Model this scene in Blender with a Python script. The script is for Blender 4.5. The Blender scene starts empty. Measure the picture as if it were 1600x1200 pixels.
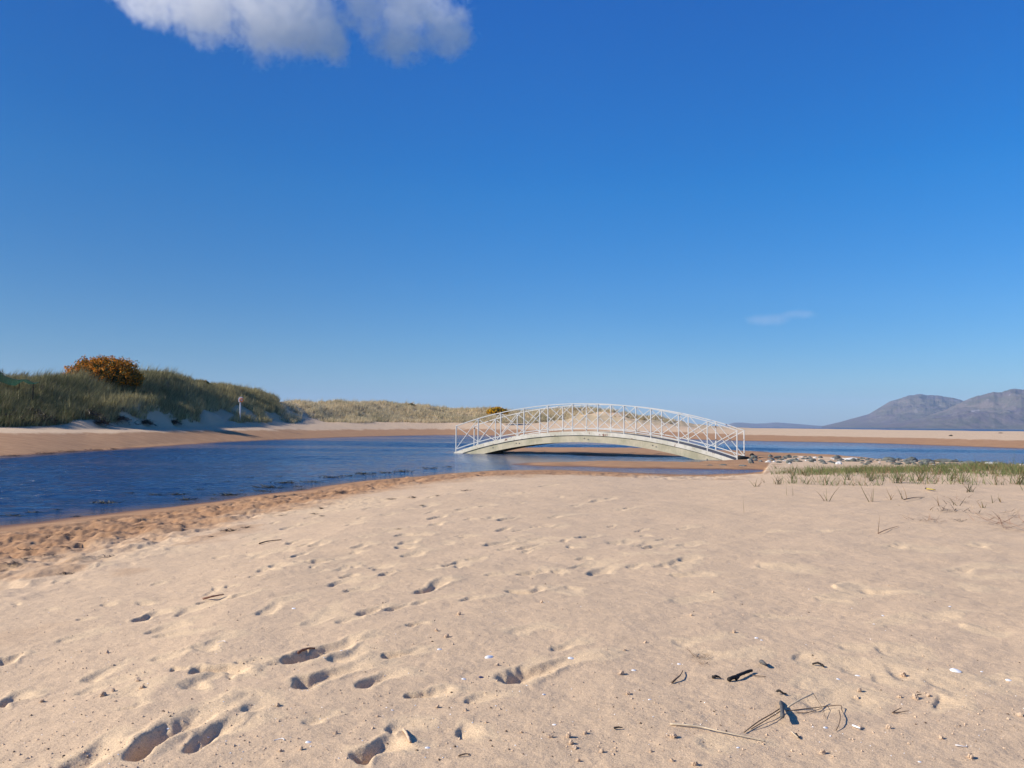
import bpy, bmesh, math, random
import numpy as np
from mathutils import Vector, Matrix

S = bpy.context.scene
COL = S.collection
R = math.radians
random.seed(7)
rng = np.random.default_rng(11)

# ------------------------------------------------------------------ camera
CAM_H = 1.30                      # eye of somebody sitting on the sand, above the water level (z = 0)
FPX = 1200.0                      # focal length in photograph pixels (1600 wide)
PITCH = math.atan(64.3 / FPX)
ROLL = 0.0085
F = Vector((0, math.cos(PITCH), math.sin(PITCH)))
u0 = Vector((0, -math.sin(PITCH), math.cos(PITCH)))
r0 = Vector((1, 0, 0))
RT = r0 * math.cos(ROLL) + u0 * math.sin(ROLL)
UP = u0 * math.cos(ROLL) - r0 * math.sin(ROLL)
cam_d = bpy.data.cameras.new('camera')
cam = bpy.data.objects.new('camera', cam_d)
COL.objects.link(cam)
m = Matrix((RT, UP, -F)).transposed().to_4x4()
m.translation = Vector((0, 0, CAM_H))
cam.matrix_world = m
cam_d.sensor_width = 36.0
cam_d.lens = 36.0 * FPX / 1600.0
cam_d.clip_start = 0.05
cam_d.clip_end = 60000
S.camera = cam

# ------------------------------------------------------------------ light
SUN_EL, SUN_AZ = 31.0, -97.0      # azimuth clockwise from +Y
w = bpy.data.worlds.new("World")
S.world = w
w.use_nodes = True
wn, wl = w.node_tree.nodes, w.node_tree.links
sky = wn.new('ShaderNodeTexSky')
sky.sky_type = 'NISHITA'
sky.sun_disc = False
sky.sun_elevation = R(SUN_EL)
sky.sun_rotation = R(SUN_AZ)
sky.altitude = 0
sky.air_density = 1.0
sky.dust_density = 0.3
sky.ozone_density = 4.0
hs = wn.new('ShaderNodeHueSaturation')
hs.inputs['Hue'].default_value = 0.5
hs.inputs['Saturation'].default_value = 1.45
hs.inputs['Value'].default_value = 1.0
wl.new(sky.outputs[0], hs.inputs['Color'])
# the clear blue of this day: deeper overhead, less milky low down
tc = wn.new('ShaderNodeTexCoord')
sx_ = wn.new('ShaderNodeSeparateXYZ'); wl.new(tc.outputs['Generated'], sx_.inputs[0])
cr_ = wn.new('ShaderNodeValToRGB')
ce = cr_.color_ramp.elements
ce.new(.29); ce.new(.06)
for e_, (p_, c_) in zip(sorted(ce, key=lambda q: q.position), ((0, (.42, .55, .69, 1)), (.06, (.46, .63, .79, 1)), (.29, (.60, .87, 1.02, 1)), (.52, (.58, .80, 1.15, 1)))):
    e_.position = p_; e_.color = c_
wl.new(sx_.outputs[2], cr_.inputs['Fac'])
fx_ = wn.new('ShaderNodeMapRange'); fx_.inputs['From Min'].default_value = -.62; fx_.inputs['From Max'].default_value = .12
fx_.inputs['To Min'].default_value = .64; fx_.inputs['To Max'].default_value = 1.0; fx_.interpolation_type = 'SMOOTHSTEP'
wl.new(sx_.outputs[0], fx_.inputs['Value'])
m1_ = wn.new('ShaderNodeMix'); m1_.data_type = 'RGBA'; m1_.blend_type = 'MULTIPLY'; m1_.inputs[0].default_value = 1
wl.new(hs.outputs[0], m1_.inputs[6]); wl.new(cr_.outputs['Color'], m1_.inputs[7])
m2_ = wn.new('ShaderNodeVectorMath'); m2_.operation = 'SCALE'
wl.new(m1_.outputs[2], m2_.inputs[0]); wl.new(fx_.outputs['Result'], m2_.inputs['Scale'])
wl.new(m2_.outputs[0], wn['Background'].inputs[0])
wn['Background'].inputs[1].default_value = 0.105

sd = bpy.data.lights.new('sun', 'SUN')
sd.energy = 5.0
sd.angle = R(0.5)
sd.color = (1.0, 0.93, 0.83)
so = bpy.data.objects.new('sun', sd)
COL.objects.link(so)
az, el = R(SUN_AZ), R(SUN_EL)
to_sun = Vector((math.sin(az) * math.cos(el), math.cos(az) * math.cos(el), math.sin(el)))
so.rotation_euler = to_sun.to_track_quat('Z', 'Y').to_euler()

S.view_settings.view_transform = 'Standard'
S.view_settings.look = 'None'
S.view_settings.gamma = 1.0
S.view_settings.exposure = 0.48
try:
    S.view_settings.use_curve_mapping = False
except Exception:
    pass
S.render.engine = 'CYCLES'
S.cycles.volume_bounces = 8
S.cycles.max_bounces = 10
S.cycles.transparent_max_bounces = 12
S.cycles.sample_clamp_direct = 6.0
S.cycles.sample_clamp_indirect = 4.0

# ------------------------------------------------------------------ helpers
def ray(px, py):
    return F + RT * ((px - 800) / FPX) - UP * ((py - 600) / FPX)

def P(px, py, z=0.0):
    """point of the horizontal plane z seen at a photograph pixel"""
    d = ray(px, py)
    t = (z - CAM_H) / d.z
    return Vector((d.x * t, d.y * t, z))

def PD(px, py, dist):
    """point seen at a photograph pixel at forward distance dist"""
    d = ray(px, py)
    t = dist / d.y
    return Vector((d.x * t, dist, CAM_H + d.z * t))

TAB = np.random.default_rng(3).random((256, 256))
def vnoise(x, y):
    xi = np.floor(x).astype(np.int64); yi = np.floor(y).astype(np.int64)
    fx = x - xi; fy = y - yi
    fx = fx * fx * fx * (fx * (fx * 6 - 15) + 10); fy = fy * fy * fy * (fy * (fy * 6 - 15) + 10)
    a = TAB[xi & 255, yi & 255]; b = TAB[(xi + 1) & 255, yi & 255]
    c = TAB[xi & 255, (yi + 1) & 255]; d = TAB[(xi + 1) & 255, (yi + 1) & 255]
    return (a + (b - a) * fx) * (1 - fy) + (c + (d - c) * fx) * fy
def fbm(x, y, s, o=4, g=0.5):
    x = np.asarray(x, float) * s; y = np.asarray(y, float) * s
    r = 0.0; a = 1.0; t = 0.0
    for i in range(o):
        c, sn = math.cos(i * 1.3 + .4), math.sin(i * 1.3 + .4)
        r = r + a * (vnoise(x * c - y * sn + 17.3 * i, x * sn + y * c + 5.1 * i) * 2 - 1)
        t += a; a *= g; x = x * 2.03; y = y * 2.03
    return r / t
def sstep(a, b, x):
    t = np.clip((x - a) / (b - a), 0, 1)
    return t * t * (3 - 2 * t)

def mesh_np(name, V, Fc, smooth=True, attrs=None, n=None):
    """mesh from arrays; Fc is (k, 3) or (k, 4)"""
    V = np.asarray(V, np.float32); Fc = np.asarray(Fc, np.int32)
    me = bpy.data.meshes.new(name)
    k, c = Fc.shape
    me.vertices.add(len(V)); me.vertices.foreach_set('co', V.ravel())
    me.loops.add(k * c); me.loops.foreach_set('vertex_index', Fc.ravel())
    me.polygons.add(k)
    me.polygons.foreach_set('loop_start', np.arange(0, k * c, c, dtype=np.int32))
    me.polygons.foreach_set('use_smooth', np.full(k, smooth, dtype=bool))
    for nm, arr in (attrs or {}).items():
        arr = np.asarray(arr, np.float32)
        if arr.ndim == 1:
            at = me.attributes.new(nm, 'FLOAT', 'POINT'); at.data.foreach_set('value', arr)
        else:
            at = me.attributes.new(nm, 'FLOAT_COLOR', 'POINT')
            at.data.foreach_set('color', np.c_[arr, np.ones(len(arr))].astype(np.float32).ravel())
    me.update(calc_edges=True)
    me.validate()
    return me

def obj(name, me, mat=None, parent=None, loc=None):
    o = bpy.data.objects.new(name, me)
    if mat and me is not None and not me.materials:
        me.materials.append(mat)
    COL.objects.link(o)
    if parent: o.parent = parent
    if loc is not None: o.location = loc
    return o
def tag(o, label=None, cat=None, group=None, kind=None):
    if label: o['label'] = label
    if cat: o['category'] = cat
    if group: o['group'] = group
    if kind: o['kind'] = kind
    return o
def empty(name, label, cat, loc=(0, 0, 0), rz=0, group=None):
    o = bpy.data.objects.new(name, None)
    o.empty_display_size = .2
    COL.objects.link(o)
    o.location = loc; o.rotation_euler = (0, 0, rz)
    return tag(o, label, cat, group)

# ------------------------------------------------------------------ materials
def new_mat(name):
    mt = bpy.data.materials.new(name); mt.use_nodes = True
    nt = mt.node_tree
    return mt, nt.nodes, nt.links, nt.nodes['Principled BSDF']
def N(n, typ, **kw):
    k = n.new(typ)
    for a, b in kw.items(): setattr(k, a, b)
    return k
def noise(n, l, vec, scale, detail=4, rough=.55, dist=0.0):
    k = n.new('ShaderNodeTexNoise')
    k.inputs['Scale'].default_value = scale; k.inputs['Detail'].default_value = detail
    k.inputs['Roughness'].default_value = rough; k.inputs['Distortion'].default_value = dist
    if vec is not None: l.new(vec, k.inputs['Vector'])
    return k.outputs['Fac']
def ramp(n, l, fac, stops):
    k = n.new('ShaderNodeValToRGB')
    e = k.color_ramp.elements
    while len(e) < len(stops): e.new(.5)
    for i, (p, c) in enumerate(stops):
        e[i].position = p
        e[i].color = (*c, 1) if len(c) == 3 else c
    l.new(fac, k.inputs['Fac'])
    return k.outputs['Color']
def mixc(n, l, f, a, b, mode='MIX'):
    k = n.new('ShaderNodeMix'); k.data_type = 'RGBA'; k.blend_type = mode
    for sock, v in ((k.inputs[0], f), (k.inputs[6], a), (k.inputs[7], b)):
        if hasattr(v, 'is_linked'): l.new(v, sock)
        elif isinstance(v, (int, float)): sock.default_value = v
        else: sock.default_value = (*v, 1)
    return k.outputs[2]
def mathn(n, l, op, a, b=None, c=None, clamp=False):
    k = n.new('ShaderNodeMath'); k.operation = op; k.use_clamp = clamp
    for i, v in enumerate((a, b, c)):
        if v is None: continue
        if hasattr(v, 'is_linked'): l.new(v, k.inputs[i])
        else: k.inputs[i].default_value = v
    return k.outputs[0]
def mapping(n, l, vec, scale=(1, 1, 1), rot=(0, 0, 0), loc=(0, 0, 0)):
    k = n.new('ShaderNodeMapping')
    k.inputs['Scale'].default_value = scale; k.inputs['Rotation'].default_value = rot; k.inputs['Location'].default_value = loc
    l.new(vec, k.inputs['Vector'])
    return k.outputs[0]
def bump(n, l, h, dist, strength=1.0, normal=None):
    k = n.new('ShaderNodeBump'); k.inputs['Distance'].default_value = dist; k.inputs['Strength'].default_value = strength
    l.new(h, k.inputs['Height'])
    if normal: l.new(normal, k.inputs['Normal'])
    return k.outputs[0]

def simple(name, col, rough=.8, var=.25, scale=8, bmp=0.0, bscale=40, spec=.3):
    mt, n, l, b = new_mat(name)
    co = n.new('ShaderNodeTexCoord').outputs['Object']
    f = noise(n, l, co, scale, 5, .6)
    lo = tuple(c * (1 - var) for c in col); hi = tuple(min(1, c * (1 + var)) for c in col)
    c = ramp(n, l, f, [(.3, lo), (.7, hi)])
    l.new(c, b.inputs['Base Color'])
    b.inputs['Roughness'].default_value = rough
    b.inputs['Specular IOR Level'].default_value = spec
    if bmp: l.new(bump(n, l, noise(n, l, co, bscale, 4, .6), bmp), b.inputs['Normal'])
    return mt

def sand_material():
    mt, n, l, b = new_mat('sand')
    pos = n.new('ShaderNodeNewGeometry').outputs['Position']
    wet = N(n, 'ShaderNodeAttribute', attribute_name='wet').outputs['Fac']
    veg = N(n, 'ShaderNodeAttribute', attribute_name='veg').outputs['Fac']
    big = noise(n, l, pos, .9, 5, .55)
    grain = noise(n, l, pos, 330, 2, .7)
    mid = noise(n, l, mapping(n, l, pos, (1, 3.2, 1), (0, 0, R(28))), 7, 6, .65)
    dry = ramp(n, l, big, [(.3, (.54, .392, .256)), (.7, (.62, .447, .292))])
    fresh = N(n, 'ShaderNodeAttribute', attribute_name='fresh').outputs['Fac']
    dry = mixc(n, l, .45, dry, ramp(n, l, mid, [(.3, (.52, .375, .235)), (.7, (.66, .475, .295))]))
    gr = ramp(n, l, grain, [(.32, (.62, .60, .58)), (.5, (1, 1, 1)), (.7, (1.25, 1.25, 1.25))])
    dry = mixc(n, l, fresh, dry, (.635, .465, .29))
    dry = mixc(n, l, .9, dry, gr, 'MULTIPLY')
    streak = noise(n, l, mapping(n, l, pos, (.35, 1.6, 1), (0, 0, R(-8))), 3.0, 6, .65)
    wetc = ramp(n, l, streak, [(.3, (.28, .148, .072)), (.55, (.385, .218, .11)), (.75, (.47, .29, .16))])
    wetc = mixc(n, l, .35, wetc, gr, 'MULTIPLY')
    soak = N(n, 'ShaderNodeAttribute', attribute_name='soak').outputs['Fac']
    wetc = mixc(n, l, soak, wetc, (.17, .085, .045))
    c = mixc(n, l, wet, dry, wetc)
    c = mixc(n, l, veg, c, (.38, .31, .19))
    l.new(c, b.inputs['Base Color'])
    rg = mathn(n, l, 'MULTIPLY_ADD', soak, -.45, .92)
    l.new(rg, b.inputs['Roughness'])
    b.inputs['Specular IOR Level'].default_value = .25
    h1 = noise(n, l, pos, 190, 3, .7)
    h2 = noise(n, l, mapping(n, l, pos, (1, 2.6, 1), (0, 0, R(30))), 26, 5, .62)
    n1 = bump(n, l, h2, .0045, .8)
    n2 = bump(n, l, h1, .0016, .9, n1)
    h3 = noise(n, l, pos, 3.0, 6, .7)
    n3 = bump(n, l, h3, .05, .35, n2)
    l.new(n3, b.inputs['Normal'])
    return mt

def water_material(name, sea=False):
    mt, n, l, b = new_mat(name)
    pos = n.new('ShaderNodeNewGeometry').outputs['Position']
    b.inputs['IOR'].default_value = 1.33
    b.inputs['Specular IOR Level'].default_value = .5
    if sea:
        b.inputs['Base Color'].default_value = (.012, .05, .13, 1)
        b.inputs['Roughness'].default_value = .35
        h = noise(n, l, pos, .15, 6, .7)
        l.new(bump(n, l, h, 1.2), b.inputs['Normal'])
        return mt
    calm = N(n, 'ShaderNodeAttribute', attribute_name='ripple').outputs['Fac']
    shal = N(n, 'ShaderNodeAttribute', attribute_name='shallow').outputs['Fac']
    deep = (.012, .044, .122)
    gust = noise(n, l, mapping(n, l, pos, (.12, .55, 1), (0, 0, R(-6))), 2.2, 7, .72, .5)
    gr = ramp(n, l, gust, [(.36, (.6, .6, .6)), (.62, (1.15, 1.15, 1.15))])
    l.new(mathn(n, l, 'MULTIPLY_ADD', mathn(n, l, 'MULTIPLY', calm, gr), .14, .035), b.inputs['Roughness'])
    c = mixc(n, l, shal, deep, (.13, .085, .05))
    l.new(c, b.inputs['Base Color'])
    v1 = mapping(n, l, pos, (.55, 1.5, 1), (0, 0, R(-12)))
    h1 = noise(n, l, v1, 2.6, 5, .62, .6)
    v2 = mapping(n, l, pos, (.5, 1.6, 1), (0, 0, R(14)))
    h2 = noise(n, l, v2, 9.0, 3, .6, .4)
    h = mathn(n, l, 'MULTIPLY_ADD', h2, .30, h1)
    h3 = noise(n, l, mapping(n, l, pos, (.4, 1.5, 1), (0, 0, R(-4))), .9, 4, .6, .5)
    h = mathn(n, l, 'MULTIPLY_ADD', h3, .8, h)
    bp = n.new('ShaderNodeBump'); bp.inputs['Distance'].default_value = .16
    l.new(h, bp.inputs['Height']); l.new(calm, bp.inputs['Strength'])
    l.new(bp.outputs[0], b.inputs['Normal'])
    return mt

# ------------------------------------------------------------------ the lie of the land
# near waterline (photograph pixels on the water plane), then round the sides
def polar(p): return math.atan2(p.x, p.y), math.hypot(p.x, p.y)
near_px = [(0, 825), (110, 811), (200, 800), (330, 784), (480, 764), (600, 749), (700, 740), (780, 736), (860, 734.5),
           (950, 736.5), (1040, 741), (1100, 743), (1160, 741), (1192, 737), (1206, 722), (1240, 714.5), (1300, 716), (1400, 718), (1500, 722), (1600, 727)]
NT = [(-math.pi, 1000), (R(-150), 300), (R(-120), 16), (R(-90), 11), (R(-60), 10.3), (R(-45), 10.6)]
NT += [polar(P(x, y)) for x, y in near_px]
NT += [(R(50), 34), (R(90), 40), (R(120), 300), (math.pi, 1000)]
NT = np.array(NT)
P_TH = math.atan((1190 - 800) / FPX)
far_tab = [  # px, waterline y, (r, y) wet top, (r, y) dune toe, (r, y) ridge
    (0, 713.5, (36, 677), (40, 669.5), (50, 597)), (60, 710, (38, 677), (42, 669), (53, 602)), (100, 707, (40, 677), (44, 669), (56, 594)),
    (150, 703, (43, 677), (47, 668.5), (60, 590)), (200, 699.7, (46, 676.5), (50, 668), (66, 588)), (240, 697, (49, 676), (54, 668), (70, 588)), (300, 693, (55, 674.5), (60, 668.5), (78, 596)),
    (350, 690.5, (60, 673), (66, 666.5), (84, 605)), (400, 688.5, (66, 672.5), (72, 664.5), (90, 614)), (437, 687, (70, 672), (77, 662.5), (95, 629)),
    (455, 686, (74, 672), (82, 661), (105, 630)), (500, 684.5, (80, 672), (90, 660), (115, 628)), (560, 682.5, (90, 671), (100, 660), (128, 631)), (600, 681.5, (96, 671), (108, 660), (140, 634)),
    (700, 679.7, (112, 670.5), (125, 660.5), (160, 639)), (800, 681, (112, 671), (125, 661.5), (160, 644)), (900, 682.5, (105, 672), (120, 662.5), (150, 640)),
    (950, 683.5, (102, 673), (116, 662.5), (140, 643)), (1000, 684.7, (100, 674), (112, 664), (132, 650)), (1060, 686, (97, 675), (110, 667), (130, 663.5)),
    (1120, 688, (88, 678), (112, 671), (160, 668.0)), (1200, 689.5, (86, 680), (112, 673), (175, 669.2)), (1360, 692.5, (78, 683), (110, 675.5), (190, 670.9)),
    (1600, 701, (62, 688), (100, 679.5), (220, 674.0))]
FT = []
for px, yw, a, b_, c in far_tab:
    q = P(px, yw); th, rw = polar(q)
    row = [th, rw]
    for (r_, y_) in (a, b_, c):
        p_ = PD(px, y_, r_)
        row += [math.hypot(p_.x, p_.y), p_.z]
    FT.append(row)
FT = np.array(FT)
first, last = FT[0].copy(), FT[-1].copy()
def ext(row, th, f): r_ = row.copy(); r_[0] = th; r_[1] *= f; r_[2] *= f; r_[4] *= f; r_[6] *= f; return r_
FT = np.vstack([ext(first, -math.pi, 9), ext(first, R(-140), 3), ext(first, R(-100), 1.6), ext(first, R(-60), 1.05), FT, ext(last, R(60), 1.0), ext(last, R(100), 1.4), ext(last, math.pi, 9)])

def NS_f(t): return np.minimum(np.interp(t, NT[:, 0], NT[:, 1]), np.interp(t, [R(14), P_TH, R(30), R(40)], [99, 24.0, 29.5, 99]))
bars = []
def add_bar(c, rx, ry, rot, h): bars.append((c[0], c[1], rx, ry, rot, h))
add_bar((5.6, 25.7), 5.6, 2.0, R(-4), .075)
add_bar((9.2, 26.6), 2.8, 3.6, 0, .10)
add_bar((6.0, 39.3), 7.5, 6.4, R(-6), .085)
add_bar((12.0, 33.5), 3.4, 4.6, 0, .12)

# footprints: (px, py) deep end, (px, py) shallow end, width m, depth m
prints = [((447, 1036), (558, 1008), .13, .050), ((473, 1079), (568, 1046), .12, .038), ((570, 1081), (632, 1063), .09, .026),
          ((786, 1077), (915, 1040), .15, .040), ((862, 1028), (905, 1016), .06, .012), ((303, 1052), (392, 1048), .13, .038), ((270, 1049), (298, 1045), .05, .018),
          ((215, 1188), (330, 1108), .13, .055), ((300, 1175), (375, 1128), .08, .022), ((95, 1195), (205, 1165), .17, .03),
          ((0, 1080), (58, 1065), .13, .035), ((-15, 1016), (40, 1003), .14, .04), ((212, 957), (262, 944), .12, .030), ((310, 938), (355, 929), .10, .026),
          ((360, 932), (402, 924), .08, .012), ((556, 966), (602, 955), .10, .030), ((603, 961), (640, 951), .07, .018), ((652, 932), (702, 914), .12, .034),
          ((538, 928), (590, 920), .09, .014), ((604, 1034), (662, 1026), .08, .026), ((641, 990), (668, 984), .07, .018), ((637, 1097), (702, 1092), .09, .030),
          ((558, 1196), (640, 1178), .15, .045), ((622, 841), (662, 837), .16, .026), ((620, 861), (645, 856), .12, .026), ((800, 934), (850, 926), .13, .028),
          ((720, 950), (770, 940), .09, .014), ((918, 902), (960, 892), .12, .020), ((810, 904), (852, 897), .16, .022), ((764, 906), (800, 900), .10, .012),
          ((760, 858), (802, 850), .12, .022), ((792, 858), (832, 852), .12, .016), ((1005, 863), (1052, 856), .15, .026), ((925, 786), (950, 781), .18, .030),
          ((780, 817), (808, 811), .10, .022), ((780, 833), (800, 827), .10, .020), ((672, 823), (696, 819), .12, .018), ((718, 798), (745, 794), .12, .020),
          ((1057, 906), (1110, 902), .16, .014), ((425, 884), (460, 880), .15, .018), ((330, 901), (345, 898), .08, .015), ((450, 846), (460, 842), .09, .02),
          ((512, 918), (560, 908), .10, .016), ((120, 951), (150, 948), .08, .010), ((95, 985), (150, 970), .08, .008), ((535, 905), (556, 900), .07, .024),
          ((592, 904), (615, 898), .07, .024), ((1300, 922), (1345, 925), .22, -.012), ((1350, 930), (1430, 935), .14, .014), ((1190, 836), (1225, 834), .12, .010),
          ((1280, 835), (1310, 832), .12, .008), ((1500, 990), (1560, 1000), .1, -.008), ((860, 812), (900, 806), .12, .012), ((905, 925), (880, 932), .2, .010),
          ((845, 760), (868, 756), .16, .02), ((700, 772), (720, 769), .16, .03), ((1395, 858), (1420, 856), .16, .015), ((1515, 858), (1545, 855), .2, .012),
          ((735, 880), (760, 876), .1, .016), ((690, 890), (730, 884), .12, .018), ((1100, 1185), (1180, 1180), .12, .006)]
r2 = random.Random(5)
for i in range(105):
    px = r2.uniform(380, 1080); py = r2.uniform(772, 900)
    L = r2.uniform(12, 34) * (py - 660) / 190
    prints.append(((px, py), (px + L, py - L * r2.uniform(.1, .3)), r2.uniform(.06, .15), r2.uniform(.006, .020)))
for i in range(30):
    px = r2.uniform(950, 1560); py = r2.uniform(840, 1120)
    prints.append(((px, py), (px + r2.uniform(30, 90), py + r2.uniform(-14, 10)), r2.uniform(.10, .22), r2.uniform(.003, .009)))
for i in range(26):
    px = r2.uniform(0, 800); py = r2.uniform(950, 1190)
    prints.append(((px, py), (px + r2.uniform(30, 80), py - r2.uniform(5, 30)), r2.uniform(.07, .14), r2.uniform(.005, .014)))
for i in range(30):
    px = r2.uniform(0, 620); py = 850 + r2.uniform(0, 120) - px * .13
    L = r2.uniform(12, 26)
    prints.append(((px, py), (px + L, py - L * .2), r2.uniform(.06, .12), r2.uniform(.006, .016)))
PR = []
for a, b_, wd, dp in prints:
    p0, p1 = P(*a, z=.36), P(*b_, z=.36)
    PR.append((p0.x, p0.y, p1.x, p1.y, wd / 2, dp))

def terrain(x, y, detail=True):
    """height, wetness, soak, plants for arrays x, y"""
    x = np.asarray(x, float); y = np.asarray(y, float)
    th = np.arctan2(x, y); r = np.hypot(x, y)
    Nr = np.interp(th, NT[:, 0], NT[:, 1])
    wob = fbm(x, y, .35, 3) * .35 + fbm(x, y, 1.6, 2) * .08
    d = Nr - r + wob * np.clip(r / 12, .3, 1.5)
    Ns = sum(NS_f(th + R(k * .8)) for k in range(-4, 5)) / 9
    ds = Ns - r + wob * np.clip(r / 12, .3, 1.5)
    zn = np.interp(ds, [-30, -8, -3, 0, 1, 3, 6, 10, 16], [-.9, -.55, -.22, 0, .04, .12, .25, .36, .39])
    zn = np.maximum(zn, np.minimum(np.interp(d, [-30, -8, -3, 0, 1, 3], [-.9, -.55, -.22, 0, .05, .10]), .10))
    # far side
    c = [sum(np.interp(th + R(k), FT[:, 0], FT[:, i]) for k in (-1.1, -.7, -.35, 0, .35, .7, 1.1)) / 7 for i in range(1, 8)]
    rw, ra, za, rt, zt, rr, zr = c
    rw = rw + wob * np.clip(rw / 25, 1, 3) * .8
    inland = np.clip((th - R(12)) / R(6), 0, 1)      # to the right the sand runs down to the sea
    zb = zr * .55 * (1 - inland) + (-1.2) * inland
    f = lambda a, b: np.clip((r - a) / np.maximum(b - a, .1), 0, 1)
    zf = np.where(r < rw, -.5 * sstep(0, 10, rw - r), 0) + f(rw, ra) * za
    zf = zf + f(ra, rt) * (zt - za)
    t = f(rt, rr)
    left = 1 - sstep(R(-17), R(-13), th)
    prof = t * t * (3 - 2 * t) * (1 - left) + left * np.interp(t, [0, .12, .4, .75, 1], [0, .05, .42, .86, 1])
    bench_ = left * np.interp(th, [R(-29), R(-27), R(-21.5), R(-20.5)], [0, 1, 1, 0]) * np.exp(-((t - .17) / .10) ** 2)
    zf = zf + prof * (zr - zt) + bench_ * .75 * np.clip(1 + fbm(x, y, .35, 3) * 1.5, .2, 1.6)
    zf = zf + sstep(0, 1, np.clip((r - rr) / (60 + rr * .2), 0, 1)) * (zb - zr)
    dune = sstep(.02, .3, t) * (1 - inland) * (1 - sstep(2.5, 5, r / np.maximum(rr, 1)))
    dn = fbm(x, y, .11, 4, .55)
    small_ = fbm(x, y, .45, 3)
    zf = zf + dune * (dn * .85 * (1 - .45 * left) * np.clip(r / 110, .35, 1.0) + small_ * .36)
    foot = sstep(-.1, .05, (r - rt) / 12) * (1 - sstep(.2, .5, t)) * (1 - inland)
    zf = zf + foot * np.maximum(fbm(x, y, .22, 3), 0) * .7 * left
    zf = zf + sstep(0, .3, f(ra, rt)) * fbm(x, y, .5, 3) * .05
    z = np.maximum(zn, zf)
    near = d > -12
    # sand bars under the bridge
    for bx, by, rx, ry, rot, h in bars:
        cx, cy = x - bx, y - by
        cc, sn = math.cos(rot), math.sin(rot)
        q = ((cx * cc + cy * sn) / rx) ** 2 + ((-cx * sn + cy * cc) / ry) ** 2
        q = q + fbm(x, y, .8, 3) * .28
        z = np.where(q < 1.3, np.maximum(z, np.clip(h * (1 - q) * 1.8, -.1, h) + fbm(x, y, 3.0, 3) * .008), z)
    # wetness
    bn = fbm(x, y, 1.1, 4) * .5 + fbm(x, y, 6, 3) * .22
    nearside = r < Nr + 3
    ww = np.interp(Nr, [11, 20], [4.8, 6.8]) * np.interp(th, [R(3), R(13)], [1, .32])
    wetn = 1 - sstep(.62, 1.14, (d + bn * 2.2) / ww)
    pocket = sstep(3.0, 4.5, d) * (1 - sstep(5.5, 8, d)) * sstep(.12, .35, fbm(x, y, 1.5, 4)) * .55
    wetn = np.maximum(wetn, pocket)
    tf = np.clip((r - ra) / np.maximum(rt - ra, .1), -5, 9)
    wetf = 1 - sstep(-.12, .12, (r - ra) / (ra * .1) + bn * .5)
    wet = np.where(nearside & (r < rw - 4), wetn, wetf)
    barz = (z < .16) & (r > 21) & (r < 60)
    wet = np.where(barz & (~nearside), 1.0, wet)
    soak = 1 - sstep(.0, .035, z + bn * .012)
    veg = dune * (1 - sstep(5, 8, r / 30)) * sstep(-.15, .25, fbm(x, y, .3, 3) + .25) * .75
    fresh_ = np.zeros(x.shape)
    pxx = 800 + FPX * np.tan(np.clip(th, -1.2, 1.2))
    pth = np.abs(pxx - np.interp(t, [0, .35, 1.1], [508, 468, 441])) / np.interp(t, [0, 1], [20, 9])
    veg = veg * sstep(.6, 1.2, pth)
    if detail:
        dd = np.clip(d, -2, 99)
        nb = sstep(25, 15, r) if False else 1 - sstep(16, 30, r)
        land = sstep(0.1, 1.2, d)
        z = z + land * nb * (fbm(x, y, .9, 3) * .018 + fbm(x, y, 3.2, 3) * .007)
        # wind streaks
        ca, sa = math.cos(R(28)), math.sin(R(28))
        xs, ys = x * ca + y * sa, -x * sa + y * ca
        z = z + land * nb * fbm(xs * .45, ys * 1.5, 6, 3) * .0058
        # trampled belt above the waterline
        belt = sstep(.8, 1.6, d) * (1 - sstep(3.8, 7.0, d)) * (1 - sstep(R(14), R(22), th)) * nb
        tr = fbm(x, y, 4.2, 4, .6)
        z = z + belt * (np.clip(tr, -.4, .55) * .066 - sstep(.25, .5, fbm(x, y, 5.0, 2)) * .03)
        # crumbled crust patches
        cr = sstep(.05, .35, fbm(x + 40, y, .55, 3)) * sstep(4, 7, d) * (1 - sstep(13, 22, r)) * (1 - sstep(R(4), R(12), th))
        z = z + cr * np.clip(fbm(x, y, 14, 3, .6), -.1, .6) * .014
        fresh_ = np.maximum(fresh_, cr * .8)
        z = z + land * nb * fbm(x, y, 30, 2) * .0016
        sel0 = np.where(r < 24)[0] if r.ndim == 1 else None
        if sel0 is not None:
            xs_, ys_ = x[sel0], y[sel0]; dz = np.zeros(len(sel0))
            wx = fbm(xs_, ys_, 7, 3) * .028; wy = fbm(xs_ + 9, ys_ + 3, 7, 3) * .028
            for (ax, ay, bx, by, hw, dp) in PR:
                L = math.hypot(bx - ax, by - ay)
                cx, cy = (ax + bx) / 2, (ay + by) / 2
                k = np.where((np.abs(xs_ - cx) < L + .35) & (np.abs(ys_ - cy) < L + .35))[0]
                if not len(k): continue
                ux, uy = (bx - ax) / L, (by - ay) / L
                X = xs_[k] + wx[k] - ax; Y = ys_[k] + wy[k] - ay
                q = (X * ux + Y * uy) / L; t_ = -X * uy + Y * ux
                sw_ = math.sin(cx * 37) * .25
                wq = hw * (.82 + .22 * np.sin(q * 5.5 + cx * 9) + sw_ * q)
                n1 = fbm(xs_[k], ys_[k], 16, 3)
                e = np.abs(t_ - hw * .25 * np.sin(q * 3 + cy * 11)) / wq + .28 * n1
                lat = 1 - sstep(.22, 1.12, e)
                al = sstep(-.10 + .07 * n1, .10 + .07 * n1, q + .10 * (t_ / hw) ** 2 * -1) * np.clip(1.12 - q, 0, 1.1) ** 1.35
                dep = lat * al
                rim = (np.exp(-((e - 1.3) / .35) ** 2) * sstep(-.15, .2, q) * (1 - sstep(.8, 1.35, q)) * .12
                       + np.exp(-((q - 1.12) / .18) ** 2) * lat * .16)
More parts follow.
